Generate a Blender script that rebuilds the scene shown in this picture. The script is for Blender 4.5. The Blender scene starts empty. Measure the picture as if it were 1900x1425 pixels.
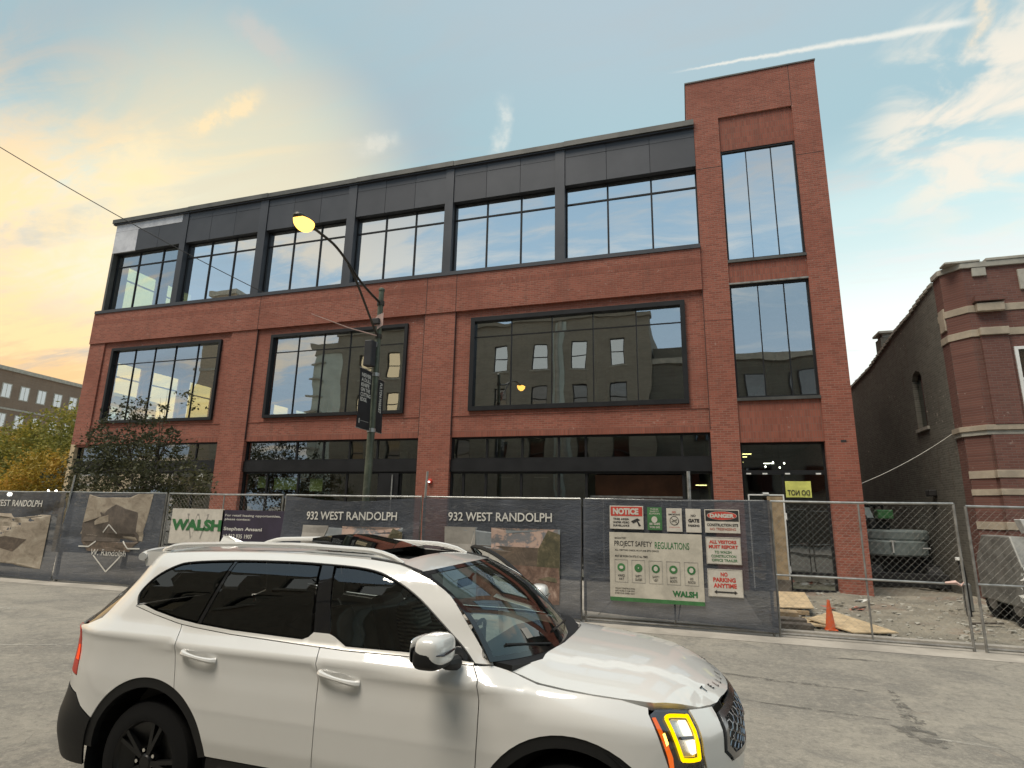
import bpy, bmesh, math, random
import numpy as np
from mathutils import Matrix, Vector, geometry

# ================================================================ camera, sky, sun, exposure
SC = bpy.context.scene
COL = SC.collection
rnd = random.Random(7)
EYE = 2.07                                   # metres above the street

def cam_axes(yaw, pitch, roll):
    cy, sy, cp, sp, cr, sr = math.cos(yaw), math.sin(yaw), math.cos(pitch), math.sin(pitch), math.cos(roll), math.sin(roll)
    f = Vector((sy * cp, cy * cp, sp)); r = Vector((cy, -sy, 0)); u = r.cross(f)
    return cr * r + sr * u, -sr * r + cr * u, f
_r, _u, _f = cam_axes(math.radians(-17.41), math.radians(12.63), math.radians(1.17))
cam_d = bpy.data.cameras.new('camera'); cam = bpy.data.objects.new('camera', cam_d); COL.objects.link(cam)
cam_d.sensor_width = 36; cam_d.lens = 36 * 1055 / 1900; cam_d.clip_start = .05; cam_d.clip_end = 3000
cam.matrix_world = Matrix(((_r.x, _u.x, -_f.x, 0), (_r.y, _u.y, -_f.y, 0), (_r.z, _u.z, -_f.z, EYE), (0, 0, 0, 1)))
SC.camera = cam
SC.render.engine = 'CYCLES'
SC.view_settings.view_transform = 'Standard'; SC.view_settings.look = 'None'; SC.view_settings.gamma = 1
SC.view_settings.exposure = 0.15
SC.view_settings.use_curve_mapping = False
SC.cycles.use_denoising = True
SC.cycles.max_bounces = 10; SC.cycles.transparent_max_bounces = 24; SC.cycles.glossy_bounces = 6
SC.cycles.sample_clamp_indirect = 6
SUN_AZ = Vector((-.55, -.83, 0)).normalized()   # broad soft light from the south-west, behind the photographer
SUN_EL = math.radians(64)

class NT:
    """small helper to write node trees"""
    def __init__(s, tree): s.t = tree; s.n = tree.nodes; s.l = tree.links; s.n.clear()
    def node(s, typ, ins=None, **kw):
        n = s.n.new(typ)
        for k, v in kw.items(): setattr(n, k, v)
        for k, v in (ins or {}).items():
            sock = n.inputs[k]
            if isinstance(v, bpy.types.NodeSocket): s.l.new(v, sock)
            else: sock.default_value = v
        return n
    def math(s, op, a, b=None, c=None, clamp=False):
        n = s.n.new('ShaderNodeMath'); n.operation = op; n.use_clamp = clamp
        for i, v in enumerate((a, b, c)):
            if v is None: continue
            if isinstance(v, bpy.types.NodeSocket): s.l.new(v, n.inputs[i])
            else: n.inputs[i].default_value = v
        return n.outputs[0]
    def mix(s, f, a, b, blend='MIX'):
        n = s.n.new('ShaderNodeMix'); n.data_type = 'RGBA'; n.blend_type = blend
        for k, v in ((0, f), (6, a), (7, b)):
            if isinstance(v, bpy.types.NodeSocket): s.l.new(v, n.inputs[k])
            else: n.inputs[k].default_value = v if k == 0 else (*v, 1) if len(v) == 3 else v
        return n.outputs[2]
    def ramp(s, f, stops, interp='LINEAR'):
        n = s.n.new('ShaderNodeValToRGB'); n.color_ramp.interpolation = interp
        e = n.color_ramp.elements
        while len(e) < len(stops): e.new(0)
        for el, (p, c) in zip(e, stops):
            el.position = p; el.color = (*c, 1) if not isinstance(c, (int, float)) else (c, c, c, 1)
        s.l.new(f, n.inputs[0]); return n.outputs[0]
    def noise(s, vec, scale, detail=4, rough=.55, dist=0.0):
        n = s.node('ShaderNodeTexNoise', {'Scale': scale, 'Detail': detail, 'Roughness': rough, 'Distortion': dist})
        if vec is not None: s.l.new(vec, n.inputs['Vector'])
        return n.outputs[0]
    def dot(s, v, w):
        n = s.n.new('ShaderNodeVectorMath'); n.operation = 'DOT_PRODUCT'
        s.l.new(v, n.inputs[0]); n.inputs[1].default_value = w
        return n.outputs['Value']
    def smooth(s, v, lo, hi):
        n = s.n.new('ShaderNodeMapRange'); n.interpolation_type = 'SMOOTHSTEP'; n.clamp = True
        s.l.new(v, n.inputs[0]); n.inputs[1].default_value = lo; n.inputs[2].default_value = hi
        return n.outputs[0]

def build_world():
    w = bpy.data.worlds.new('World'); SC.world = w; w.use_nodes = True
    T = NT(w.node_tree)
    d = T.node('ShaderNodeTexCoord').outputs['Generated']
    sep = T.node('ShaderNodeSeparateXYZ', {0: d}); el = sep.outputs['Z']
    sky = T.node('ShaderNodeTexSky', sky_type='NISHITA', sun_disc=False)
    sky.sun_elevation = SUN_EL; sky.sun_rotation = math.atan2(SUN_AZ.x, SUN_AZ.y)
    sky.air_density = 1.2; sky.dust_density = 3.0; sky.ozone_density = 1.5
    nis = T.node('ShaderNodeVectorMath', {0: sky.outputs[0], 1: (.07, .07, .07)}, operation='MULTIPLY').outputs[0]
    # clear evening air: pale near the horizon, blue-grey overhead, amber towards the sunset in the west
    base = T.ramp(el, [(0, (.95, .97, .91)), (.27, (.90, .95, .90)), (.42, (.58, .75, .75)), (.55, (.36, .52, .57)), (.72, (.40, .50, .55)), (1, (.38, .48, .56))], 'EASE')
    west = T.dot(d, (-.96, .26, -.05))
    wfac = T.math('MULTIPLY', T.smooth(west, .22, .85), T.math('SUBTRACT', 1, T.smooth(el, .16, .44)), clamp=True)
    base = T.mix(T.math('MULTIPLY', wfac, .92), base, (.90, .56, .23))
    base = T.mix(T.math('MULTIPLY', T.smooth(west, .2, .8), T.smooth(el, .38, .56)), base, (.33, .46, .50))
    south = T.smooth(T.dot(d, (0, -1, 0)), -.05, .6)          # away from the glow the air is a clear blue
    base = T.mix(T.math('MULTIPLY', south, .8), base, (.32, .48, .63))
    base = T.mix(.08, base, nis)
    # high cloud deck seen in perspective: streaks and torn sheets, lit gold in the west and cream elsewhere
    den = T.math('ADD', T.math('MAXIMUM', el, 0), .16)
    cx = T.math('DIVIDE', sep.outputs['X'], den); cy = T.math('DIVIDE', sep.outputs['Y'], den)
    deck = T.node('ShaderNodeCombineXYZ', {0: cx, 1: cy, 2: 0.0}).outputs[0]
    st = T.node('ShaderNodeMapping', {'Vector': deck, 'Location': (3.1, 1.7, 0), 'Rotation': (0, 0, -.62), 'Scale': (.62, 1.9, 1)}).outputs[0]
    n1 = T.noise(st, 1.25, 8, .60, .9); n2 = T.noise(st, 4.6, 7, .62, 1.4); n0 = T.noise(deck, .55, 3, .5, .3)
    cl = T.math('ADD', T.math('ADD', T.math('MULTIPLY', n1, .50), T.math('MULTIPLY', n2, .20)), T.math('MULTIPLY', n0, .30))
    thr = T.math('ADD', cl, T.math('MULTIPLY', T.smooth(west, -.2, .7), .035))
    mask = T.smooth(thr, .50, .61)
    mask = T.math('MULTIPLY', mask, T.math('SUBTRACT', 1, T.math('MULTIPLY', T.smooth(el, .46, .66), .75)))
    warm = T.smooth(west, .0, .75)
    ccol = T.mix(warm, (.70, .74, .73), (.98, .70, .37))
    ccol = T.mix(T.smooth(el, .36, .60), ccol, (.43, .42, .41))
    col = T.mix(T.math('MULTIPLY', mask, .88), base, ccol)
    shade = T.math('MULTIPLY', T.smooth(T.noise(st, 1.5, 6, .55, .6), .48, .66), T.math('MULTIPLY', T.smooth(west, .2, .7), T.math('SUBTRACT', 1, mask)))
    col = T.mix(T.math('MULTIPLY', shade, .75), col, (.36, .42, .46))
    gl = T.smooth(T.dot(d, Vector((-.64, .64, .42)).normalized()), .950, 1.0)      # the brightest of the afterglow
    col = T.mix(T.math('MULTIPLY', gl, .5), col, (1.0, .82, .47))
    # a loose feathery cloud over the neighbouring roof
    c0 = Vector((.385, .775, .50)).normalized()
    cd = T.dot(d, c0); near = T.smooth(cd, .983, .9995)
    st2 = T.node('ShaderNodeMapping', {'Vector': d, 'Rotation': (0, .75, .4), 'Scale': (3.2, 3.0, 7)}).outputs[0]
    f = T.noise(st2, 2.6, 6, .55, .5)
    fm = T.math('MULTIPLY', near, T.smooth(T.math('ADD', f, T.math('MULTIPLY', near, .12)), .50, .70))
    col = T.mix(T.math('MULTIPLY', fm, .9), col, (.80, .73, .62))
    # contrail: a thin band along a great circle
    a, b = Vector((.0119, .7633, .6460)).normalized(), Vector((.366, .715, .594)).normalized()
    nrm = a.cross(b).normalized(); mid = (a + b).normalized()
    wob = T.math('ADD', T.math('MULTIPLY', T.noise(d, 22, 4, .6), .55), T.math('MULTIPLY', T.noise(d, 95, 4, .7), .45))
    off = T.math('ABSOLUTE', T.math('ADD', T.dot(d, nrm), T.math('MULTIPLY', T.math('SUBTRACT', wob, .5), .010)))
    tang = nrm.cross(mid).normalized(); tpos = T.dot(d, tang)
    if tang.dot(b) < 0: tpos = T.math('MULTIPLY', tpos, -1)
    wid = T.math('ADD', .0022, T.math('MULTIPLY', T.smooth(tpos, -.2, .15), .0055))
    band = T.math('SUBTRACT', 1, T.math('DIVIDE', off, wid), clamp=True)
    ends = T.math('MULTIPLY', T.smooth(tpos, -.205, -.12), T.math('SUBTRACT', 1, T.smooth(tpos, .15, .19)))
    front = T.smooth(T.dot(d, mid), .5, .8)
    band = T.math('MULTIPLY', T.math('MULTIPLY', T.smooth(band, .0, 1.0), ends), front)
    col = T.mix(T.math('MULTIPLY', band, .72), col, (.80, .77, .69))
    # separate wisps: short feathered strokes of cirrus between two bearings
    def wisp(col, p1, p2, width, colour, op, ns=16, soft=.35):
        d1, d2 = [(_f * 1055 + _r * (p[0] - 950) + _u * (712.5 - p[1])).normalized() for p in (p1, p2)]
        nn = d1.cross(d2).normalized(); m = (d1 + d2).normalized(); tg = (d2 - d1).normalized(); hl = (d2 - d1).length / 2
        wb = T.math('SUBTRACT', T.noise(d, ns, 6, .62, .4), .5)
        o_ = T.math('ABSOLUTE', T.math('ADD', T.dot(d, nn), T.math('MULTIPLY', wb, width * 2.2)))
        al = T.math('ABSOLUTE', T.math('SUBTRACT', T.dot(d, tg), m.dot(tg)))
        e_ = T.math('SUBTRACT', 1, T.smooth(al, hl * .45, hl * 1.25))
        k_ = T.math('MULTIPLY', T.math('MULTIPLY', T.math('SUBTRACT', 1, T.smooth(o_, width * soft * .3, width)), e_), T.smooth(T.dot(d, m), .6, .9))
        k_ = T.math('MULTIPLY', k_, T.math('ADD', .35, T.smooth(T.noise(d, ns * 2.5, 5, .6), .35, .65)), clamp=True)
        return T.mix(T.math('MULTIPLY', k_, op), col, colour)
    col = wisp(col, (1838, -30), (1800, 100), .016, (.84, .70, .52), .62)
    col = wisp(col, (340, 250), (485, 172), .020, (.92, .70, .40), .62)
    col = wisp(col, (925, 300), (940, 180), .020, (.78, .76, .68), .42)
    col = wisp(col, (650, 275), (740, 258), .022, (.76, .72, .62), .4)
    col = wisp(col, (430, 20), (540, 130), .03, (.55, .50, .46), .5, 9)
    col = wisp(col, (30, 470), (150, 400), .05, (.9, .70, .40), .5, 9)
    col = wisp(col, (200, 330), (330, 290), .05, (.92, .74, .44), .5, 9)
    strength = WORLD_STRENGTH
    w.cycles.sampling_method = 'MANUAL'; w.cycles.sample_map_resolution = 512
    bg = T.node('ShaderNodeBackground', {'Color': col, 'Strength': strength})
    T.node('ShaderNodeOutputWorld', {'Surface': bg.outputs[0]})
WORLD_STRENGTH = 1.12
build_world()

sun_d = bpy.data.lights.new('sun', 'SUN'); sun_d.energy = 3.6; sun_d.angle = math.radians(30); sun_d.color = (1, .90, .76)
sun = bpy.data.objects.new('sun', sun_d); COL.objects.link(sun)
_sd = Vector((SUN_AZ.x * math.cos(SUN_EL), SUN_AZ.y * math.cos(SUN_EL), math.sin(SUN_EL)))
sun.rotation_euler = (-_sd).to_track_quat('-Z', 'Y').to_euler(); sun.location = (0, 0, 40)

# ================================================================ helpers
WLOC = {}
def tag(o, label=None, cat=None, group=None, kind=None):
    if label: o['label'] = label
    if cat: o['category'] = cat
    if group: o['group'] = group
    if kind: o['kind'] = kind
    return o
def thing(name, label, cat, loc=(0, 0, 0), group=None):
    o = bpy.data.objects.new(name, None); COL.objects.link(o); o.location = loc
    o.empty_display_size = .2
    WLOC[o.name] = Vector(loc); return tag(o, label, cat, group)

class MB:
    """collects geometry in world coordinates; build() links it as ONE mesh object"""
    def __init__(s): s.v = []; s.f = []
    def add(s, vs, fs):
        n = len(s.v); s.v += [tuple(map(float, v)) for v in vs]; s.f += [tuple(i + n for i in f) for f in fs]; return s
    def box(s, x0, x1, y0, y1, z0, z1):
        return s.add([(x0, y0, z0), (x1, y0, z0), (x1, y1, z0), (x0, y1, z0), (x0, y0, z1), (x1, y0, z1), (x1, y1, z1), (x0, y1, z1)],
                     [(0, 3, 2, 1), (4, 5, 6, 7), (0, 1, 5, 4), (1, 2, 6, 5), (2, 3, 7, 6), (3, 0, 4, 7)])
    def bar(s, a, b, wx, wy, up=(0, 0, 1)):
        a, b = Vector(a), Vector(b); d = (b - a).normalized(); u = Vector(up)
        if abs(d.dot(u)) > .98: u = Vector((0, 1, 0))
        p = d.cross(u).normalized(); q = p.cross(d).normalized()
        vs = [c + p * (i * wx / 2) + q * (j * wy / 2) for c in (a, b) for i, j in ((-1, -1), (1, -1), (1, 1), (-1, 1))]
        return s.add(vs, [(0, 1, 2, 3), (7, 6, 5, 4), (0, 4, 5, 1), (1, 5, 6, 2), (2, 6, 7, 3), (3, 7, 4, 0)])
    def tube(s, path, r, n=8, cap=True):
        P = [Vector(p) for p in path]; R = r if isinstance(r, (list, tuple)) else [r] * len(P)
        rings = []; u = None
        for i, p in enumerate(P):
            d = (P[min(i + 1, len(P) - 1)] - P[max(i - 1, 0)])
            d = d.normalized() if d.length > 1e-9 else Vector((0, 0, 1))
            if u is None: u = Vector((0, 0, 1)) if abs(d.z) < .9 else Vector((1, 0, 0))
            a = d.cross(u); a = a.normalized() if a.length > 1e-6 else d.orthogonal().normalized()
            u = a.cross(d).normalized()
            rings.append([p + (a * math.cos(t) + u * math.sin(t)) * R[i] for t in [2 * math.pi * k / n for k in range(n)]])
        vs = [q for rg in rings for q in rg]; fs = []
        for i in range(len(P) - 1):
            for k in range(n): fs.append((i * n + k, i * n + (k + 1) % n, (i + 1) * n + (k + 1) % n, (i + 1) * n + k))
        if cap: fs += [tuple(range(n - 1, -1, -1)), tuple((len(P) - 1) * n + k for k in range(n))]
        return s.add(vs, fs)
    def lathe(s, prof, c=(0, 0, 0), axis='z', n=24):
        """prof: [(radius, height)]"""
        vs = []; fs = []
        for r, h in prof:
            for k in range(n):
                t = 2 * math.pi * k / n; a, b = r * math.cos(t), r * math.sin(t)
                vs.append({'z': (c[0] + a, c[1] + b, c[2] + h), 'y': (c[0] + a, c[1] + h, c[2] + b), 'x': (c[0] + h, c[1] + a, c[2] + b)}[axis])
        for i in range(len(prof) - 1):
            for k in range(n): fs.append((i * n + k, i * n + (k + 1) % n, (i + 1) * n + (k + 1) % n, (i + 1) * n + k))
        if axis == 'y': fs = [f[::-1] for f in fs]
        return s.add(vs, fs)
    def prism(s, poly, y0, y1, axis='y'):
        """poly in the plane across the axis; axis y: (x,z), x: (y,z), z: (x,y)"""
        n = len(poly)
        m = {'y': lambda p, t: (p[0], t, p[1]), 'x': lambda p, t: (t, p[0], p[1]), 'z': lambda p, t: (p[0], p[1], t)}[axis]
        vs = [m(p, y0) for p in poly] + [m(p, y1) for p in poly]
        fs = [tuple(range(n)), tuple(range(2 * n - 1, n - 1, -1))] + [(i, i + n, (i + 1) % n + n, (i + 1) % n) for i in range(n)]
        return s.add(vs, fs)
    def build(s, name, mat, parent=None, smooth=False, bevel=0, **tags):
        me = bpy.data.meshes.new(name); o = bpy.data.objects.new(name, me); COL.objects.link(o)
        off = Vector((0, 0, 0))
        if parent is not None: o.parent = parent; off = WLOC[parent.name]
        WLOC[o.name] = off
        me.from_pydata([(x - off.x, y - off.y, z - off.z) for x, y, z in s.v], [], s.f)
        bm = bmesh.new(); bm.from_mesh(me)
        bmesh.ops.recalc_face_normals(bm, faces=bm.faces); 
        if bevel:
            es = [e for e in bm.edges if len(e.link_faces) == 2 and e.calc_face_angle(0) > .6]
            bmesh.ops.bevel(bm, geom=es, offset=bevel, segments=2, affect='EDGES', profile=.5)
        bm.to_mesh(me); bm.free()
        if mat: me.materials.append(mat)
        if smooth:
            me.shade_smooth()
            try: me.set_sharp_from_angle(angle=smooth if not isinstance(smooth, bool) else .6)
            except Exception: pass
        tag(o, **tags) if tags else None
        return o
def bx(name, mat, parent, *b, bevel=0, **t): return MB().box(*b).build(name, mat, parent, bevel=bevel, **t)

def text_mb(body, size, spacing=1.0, bold=0.0, align='LEFT', linesp=1.0, shear=0.0):
    """flat lettering as a list of (x,y) vertices and faces"""
    cu = bpy.data.curves.new('lettering', 'FONT'); cu.body = body; cu.size = size; cu.space_character = spacing; cu.align_x = align
    cu.space_line = linesp; cu.offset = bold; cu.resolution_u = 3; cu.shear = shear; cu.fill_mode = 'FRONT'
    o = bpy.data.objects.new('lettering', cu); COL.objects.link(o)
    dg = bpy.context.evaluated_depsgraph_get(); me = o.evaluated_get(dg).to_mesh()
    vs = [(v.co.x, v.co.y) for v in me.vertices]; fs = [tuple(p.vertices) for p in me.polygons]
    o.evaluated_get(dg).to_mesh_clear(); bpy.data.objects.remove(o); bpy.data.curves.remove(cu)
    return vs, fs
def text_fit(body, width, height, bold=0, spacing=1.0, shear=0.0, linesp=1.0):
    """lettering scaled into width x height, lower left corner at the origin"""
    vs, fs = text_mb(body, 1, spacing, bold, 'CENTER', linesp, shear)
    xs = [v[0] for v in vs]; ys = [v[1] for v in vs]; x0, x1, y0, y1 = min(xs), max(xs), min(ys), max(ys)
    return [((x - x0) / (x1 - x0) * width, (y - y0) / (y1 - y0) * height) for x, y in vs], fs
# ================================================================ materials (all procedural)
MAT = {}
def mat_new(name):
    m = bpy.data.materials.new(name); m.use_nodes = True; MAT[name] = m
    return m, NT(m.node_tree)
def finish(T, bsdf): T.node('ShaderNodeOutputMaterial', {'Surface': bsdf})
def pos(T): return T.node('ShaderNodeNewGeometry').outputs['Position']
def plain(name, col, rough=.6, metal=0.0, var=.12, scale=3.0, bump=0.0, bscale=60.0, coat=0.0, spec=.5, col2=None, dirt=0.0, dirtcol=(.22, .2, .17)):
    m, T = mat_new(name); p = pos(T)
    n = T.noise(p, scale, 5, .6)
    c2 = col2 or tuple(c * (1 - 2 * var) for c in col)
    c = T.mix(T.smooth(n, .3, .7), c2, tuple(min(1, x * (1 + var * .6)) for x in col))
    if dirt: c = T.mix(T.math('MULTIPLY', T.smooth(T.noise(p, scale * 2.7, 6, .65, .5), .48, .75), dirt), c, dirtcol)
    ins = {'Base Color': c, 'Roughness': T.math('ADD', T.math('MULTIPLY', n, .2), rough - .1, clamp=True), 'Metallic': metal, 'Coat Weight': coat, 'Coat Roughness': .03, 'Specular IOR Level': spec}
    b = T.node('ShaderNodeBsdfPrincipled', ins)
    if bump:
        bn = T.node('ShaderNodeBump', {'Height': T.noise(p, bscale, 4, .6), 'Strength': bump, 'Distance': .02})
        T.l.new(bn.outputs[0], b.inputs['Normal'])
    finish(T, b.outputs[0]); return m
def emit(name, col, strength):
    m, T = mat_new(name); e = T.node('ShaderNodeEmission', {'Color': (*col, 1), 'Strength': strength}); finish(T, e.outputs[0]); return m
def brick(name, axis, c1, c2, mortar, soldier=False, wash=.55, bw=.205, rh=.068, grime=(.10, .075, .06), gr=.3, eff=.4):
    """running bond on walls that face y ('x','z') or x ('y','z')"""
    m, T = mat_new(name); p = pos(T)
    sp = T.node('ShaderNodeSeparateXYZ', {0: p}); h = sp.outputs['X' if axis == 'x' else 'Y']; z = sp.outputs['Z']
    if axis == 'xy': h = T.math('ADD', sp.outputs['X'], sp.outputs['Y'])
    a, b = (z, h) if soldier else (h, z)
    v = T.node('ShaderNodeCombineXYZ', {0: a, 1: b, 2: 0.0}).outputs[0]
    br = T.node('ShaderNodeTexBrick', {'Vector': v, 'Color1': (*c1, 1), 'Color2': (*c2, 1), 'Mortar': (*mortar, 1), 'Scale': 1.0, 'Mortar Size': .0068, 'Mortar Smooth': .25, 'Bias': -.1, 'Brick Width': bw, 'Row Height': rh})
    if soldier: br.offset = 0.0
    big = T.noise(p, .45, 5, .6); c = T.mix(T.math('MULTIPLY', T.smooth(big, .38, .72), wash), br.outputs[0], tuple(x * .62 for x in c1))
    st = T.node('ShaderNodeMapping', {'Vector': p, 'Scale': (5, 5, .7)}).outputs[0]
    c = T.mix(T.math('MULTIPLY', T.smooth(T.noise(st, 1.0, 5, .6), .5, .8), gr), c, grime)
    spk = T.math('MULTIPLY', T.smooth(T.noise(p, 9, 3, .5), .64, .74), T.smooth(T.noise(p, .6, 3, .5), .45, .7))
    c = T.mix(T.math('MULTIPLY', spk, eff), c, (.50, .42, .36))
    b = T.node('ShaderNodeBsdfPrincipled', {'Base Color': c, 'Roughness': .88, 'Specular IOR Level': .25})
    hgt = T.math('SUBTRACT', 1, br.outputs[1]); hgt = T.math('ADD', hgt, T.math('MULTIPLY', T.noise(p, 45, 3, .6), .25))
    bn = T.node('ShaderNodeBump', {'Height': hgt, 'Strength': .55, 'Distance': .01}); T.l.new(bn.outputs[0], b.inputs['Normal'])
    finish(T, b.outputs[0]); return m
def pane_mat(name, refl, tint, rcol=(.93, .97, 1.0), wave=.02, wscale=.7, rough=.0):
    """coated building glass: part mirror, part tinted see-through"""
    m, T = mat_new(name); p = pos(T)
    lw = T.node('ShaderNodeLayerWeight', {'Blend': .25})
    bn = T.node('ShaderNodeBump', {'Height': T.noise(p, wscale, 2, .4), 'Strength': 1.0, 'Distance': wave})
    T.l.new(bn.outputs[0], lw.inputs['Normal'])
    fac = T.math('ADD', refl, T.math('MULTIPLY', lw.outputs['Fresnel'], 1 - refl), clamp=True)
    g = T.node('ShaderNodeBsdfGlossy', {'Color': (*rcol, 1), 'Roughness': rough}); T.l.new(bn.outputs[0], g.inputs['Normal'])
    t = T.node('ShaderNodeBsdfTransparent', {'Color': (*tint, 1)})
    back = T.node('ShaderNodeNewGeometry').outputs['Backfacing']      # a pane is coated on its outer face only
    mx = T.node('ShaderNodeMixShader', {0: T.math('MULTIPLY', fac, T.math('SUBTRACT', 1, back)), 1: t.outputs[0], 2: g.outputs[0]})
    T.l.new(T.mix(back, tint, (1, 1, 1)), t.inputs[0]); finish(T, mx.outputs[0]); return m

BR_A, BR_B, BR_M = (.310, .104, .070), (.205, .067, .046), (.285, .172, .132)
brick('brick_face', 'x', BR_A, BR_B, BR_M)
brick('brick_soldier', 'x', (.285, .096, .064), (.205, .068, .047), (.20, .11, .085), soldier=True)
brick('brick_side', 'y', BR_A, BR_B, BR_M)
brick('old_brick', 'xy', (.165, .076, .060), (.125, .056, .046), (.15, .105, .09), wash=.5, gr=.5)
brick('grey_brick', 'y', (.155, .148, .124), (.105, .10, .084), (.185, .175, .15), wash=.6, gr=.7, eff=.8)
brick('dark_brick', 'x', (.29, .26, .21), (.225, .20, .16), (.25, .23, .195), wash=.4, gr=.4)
brick('far_brick', 'x', (.22, .16, .115), (.18, .13, .095), (.2, .16, .13), wash=.3)
plain('joint', (.06, .03, .025), .9)
plain('cladding', (.048, .050, .057), .50, .2, .10, .8, .05, 30)
plain('cladding_b', (.041, .043, .050), .55, .2, .10, .8, .05, 30)
plain('black_frame', (.016, .016, .017), .5, 0, .1, 2, spec=.25)
plain('coping', (.10, .096, .086), .5, .4, .15, 1.5)
plain('sheathing', (.50, .50, .52), .8, 0, .12, 1.2, dirt=.55, dirtcol=(.27, .27, .30))
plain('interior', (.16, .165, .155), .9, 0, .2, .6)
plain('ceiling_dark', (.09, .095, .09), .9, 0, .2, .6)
plain('brown_panel', (.13, .055, .03), .6, 0, .2, 2)
plain('wood_ply', (.50, .38, .23), .8, 0, .16, 4, .15, 40, dirt=.4, dirtcol=(.24, .19, .14))
plain('lumber', (.30, .22, .13), .85, 0, .2, 5, .2, 50, dirt=.4)
plain('old_lumber', (.12, .10, .08), .9, 0, .25, 5, .2, 50)
plain('stone', (.37, .31, .235), .85, 0, .12, 2.5, .2, 50, dirt=.3)
plain('stone_grey', (.36, .34, .29), .85, 0, .12, 2.5, .2, 50, dirt=.4)
plain('white_paint', (.72, .72, .69), .5, 0, .06, 3, dirt=.15)
plain('galv', (.42, .42, .40), .42, .75, .15, 6, dirt=.3)
plain('galv_dull', (.28, .27, .25), .6, .5, .2, 6, dirt=.3)
plain('wire', (.30, .295, .27), .5, .5, .1, 4)
plain('lamp_green', (.085, .100, .068), .5, .2, .2, 3, dirt=.3)
plain('lamp_dark', (.05, .045, .035), .5, .4, .2, 3)
plain('cable', (.03, .03, .03), .6)
plain('cable_pale', (.45, .43, .38), .6)
plain('signal_box', (.02, .02, .022), .5)
plain('pink_tape', (.62, .42, .36), .6)
def mesh_cloth(name, col, fade, hole):
    m, T = mat_new(name); p = pos(T)
    st = T.node('ShaderNodeMapping', {'Vector': p, 'Rotation': (0, .6, 0), 'Scale': (1.2, 1, 4)}).outputs[0]
    c = T.mix(T.smooth(T.noise(p, .9, 5, .6), .35, .7), col, tuple(x * 1.7 for x in col))
    c = T.mix(T.math('MULTIPLY', T.smooth(T.noise(st, 2.2, 6, .65, .8), .50, .72), .55), c, fade)
    c = T.mix(T.math('MULTIPLY', T.smooth(T.noise(p, 38, 3, .6), .5, .7), .25), c, fade)
    b = T.node('ShaderNodeBsdfPrincipled', {'Base Color': c, 'Roughness': .55, 'Specular IOR Level': .4})
    bn = T.node('ShaderNodeBump', {'Height': T.noise(st, 5, 4, .6, .8), 'Strength': .5, 'Distance': .03}); T.l.new(bn.outputs[0], b.inputs['Normal'])
    t = T.node('ShaderNodeBsdfTransparent'); mx = T.node('ShaderNodeMixShader', {0: hole, 1: b.outputs[0], 2: t.outputs[0]}); finish(T, mx.outputs[0])
mesh_cloth('banner_cloth', (.044, .049, .060), (.15, .15, .152), .16)
plain('banner_plum', (.035, .026, .048), .7, 0, .15, 2)
plain('banner_black', (.014, .014, .016), .6, 0, .2, 3)
plain('print_white', (.60, .58, .53), .7, 0, .06, 3)
plain('print_cream', (.50, .46, .38), .75, 0, .10, 3, .1, 8, dirt=.2)
plain('print_grey', (.30, .28, .25), .75, 0, .12, 3)
plain('sign_white', (.56, .52, .45), .65, 0, .07, 5, dirt=.2)
plain('sign_red', (.52, .055, .035), .6, 0, .1, 5)
plain('sign_green', (.05, .17, .055), .6, 0, .12, 5)
plain('sign_black', (.025, .023, .022), .6)
plain('walsh_green', (.03, .15, .045), .6)
plain('dirt_red', (.42, .12, .08), .7)
plain('orange', (.68, .12, .035), .5, 0, .08, 5, dirt=.2)
plain('rear_window_olive', (.30, .34, .13), .7)  # tone of the lit rear windows, put into a plain surface colour
plain('paper_yellow', (.62, .62, .15), .7)
plain('machine_grey', (.27, .32, .31), .5, .1, .15, 2, dirt=.4)
plain('machine_green', (.06, .22, .07), .5, 0, .15, 4, dirt=.3)
plain('machine_dark', (.018, .018, .018), .7, 0, .2, 3)
plain('steel_grey', (.22, .22, .205), .55, .3, .2, 4, dirt=.45)
plain('plastic_bag', (.62, .62, .58), .5, 0, .15, 6)
plain('concrete', (.36, .33, .285), .9, 0, .14, 1.3, .3, 40, dirt=.35)
plain('bark', (.07, .055, .04), .9, 0, .25, 4, .5, 25)
plain('tar', (.035, .034, .032), .8)
plain('window_white', (.60, .60, .58), .5)
plain('pale_tower', (.42, .46, .42), .7, 0, .08, .3)
plain('tree_dark_shape', (.05, .06, .035), .9)
plain('face_skin', (.42, .26, .19), .55, 0, .05, 8)
plain('hair', (.03, .022, .018), .6)
pane_mat('glass_upper', .74, (.30, .42, .38), wave=.004, wscale=.5)
pane_mat('glass_second', .46, (.92, 1.0, .90), wave=.007, wscale=.55)
pane_mat('glass_corner', .42, (.55, .72, .62), wave=.004, wscale=.5)
pane_mat('glass_store', .24, (.60, .66, .58), wave=.010, wscale=.6)
pane_mat('glass_side', .04, (.92, 1.0, .80), wave=.0)
pane_mat('glass_opposite', .12, (.06, .06, .06), wave=.0)
emit('lamp_glow', (1.0, .52, .10), 3.2)
emit('work_light', (1.0, .96, .85), 9)
emit('shop_light', (1.0, .86, .35), 5)
emit('drl_yellow', (1.0, .62, .0), 1.5)
emit('amber_lit', (1.0, .16, .01), .9)
emit('amber_hot', (1.0, .60, .10), 5)
emit('head_lit', (1.0, .93, .75), 2.0)
emit('tail_lit', (1.0, .10, .03), 1.0)
emit('window_warm_glow', (1.0, .80, .48), .75)
emit('window_sky_glow', (.86, .90, .84), .55)  # glow stands in for sky mirrored in the warehouse panes
pane_mat('far_window', .45, (.3, .32, .3), wave=0.0)
emit('signal_white', (1, .98, .9), 4)

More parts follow.
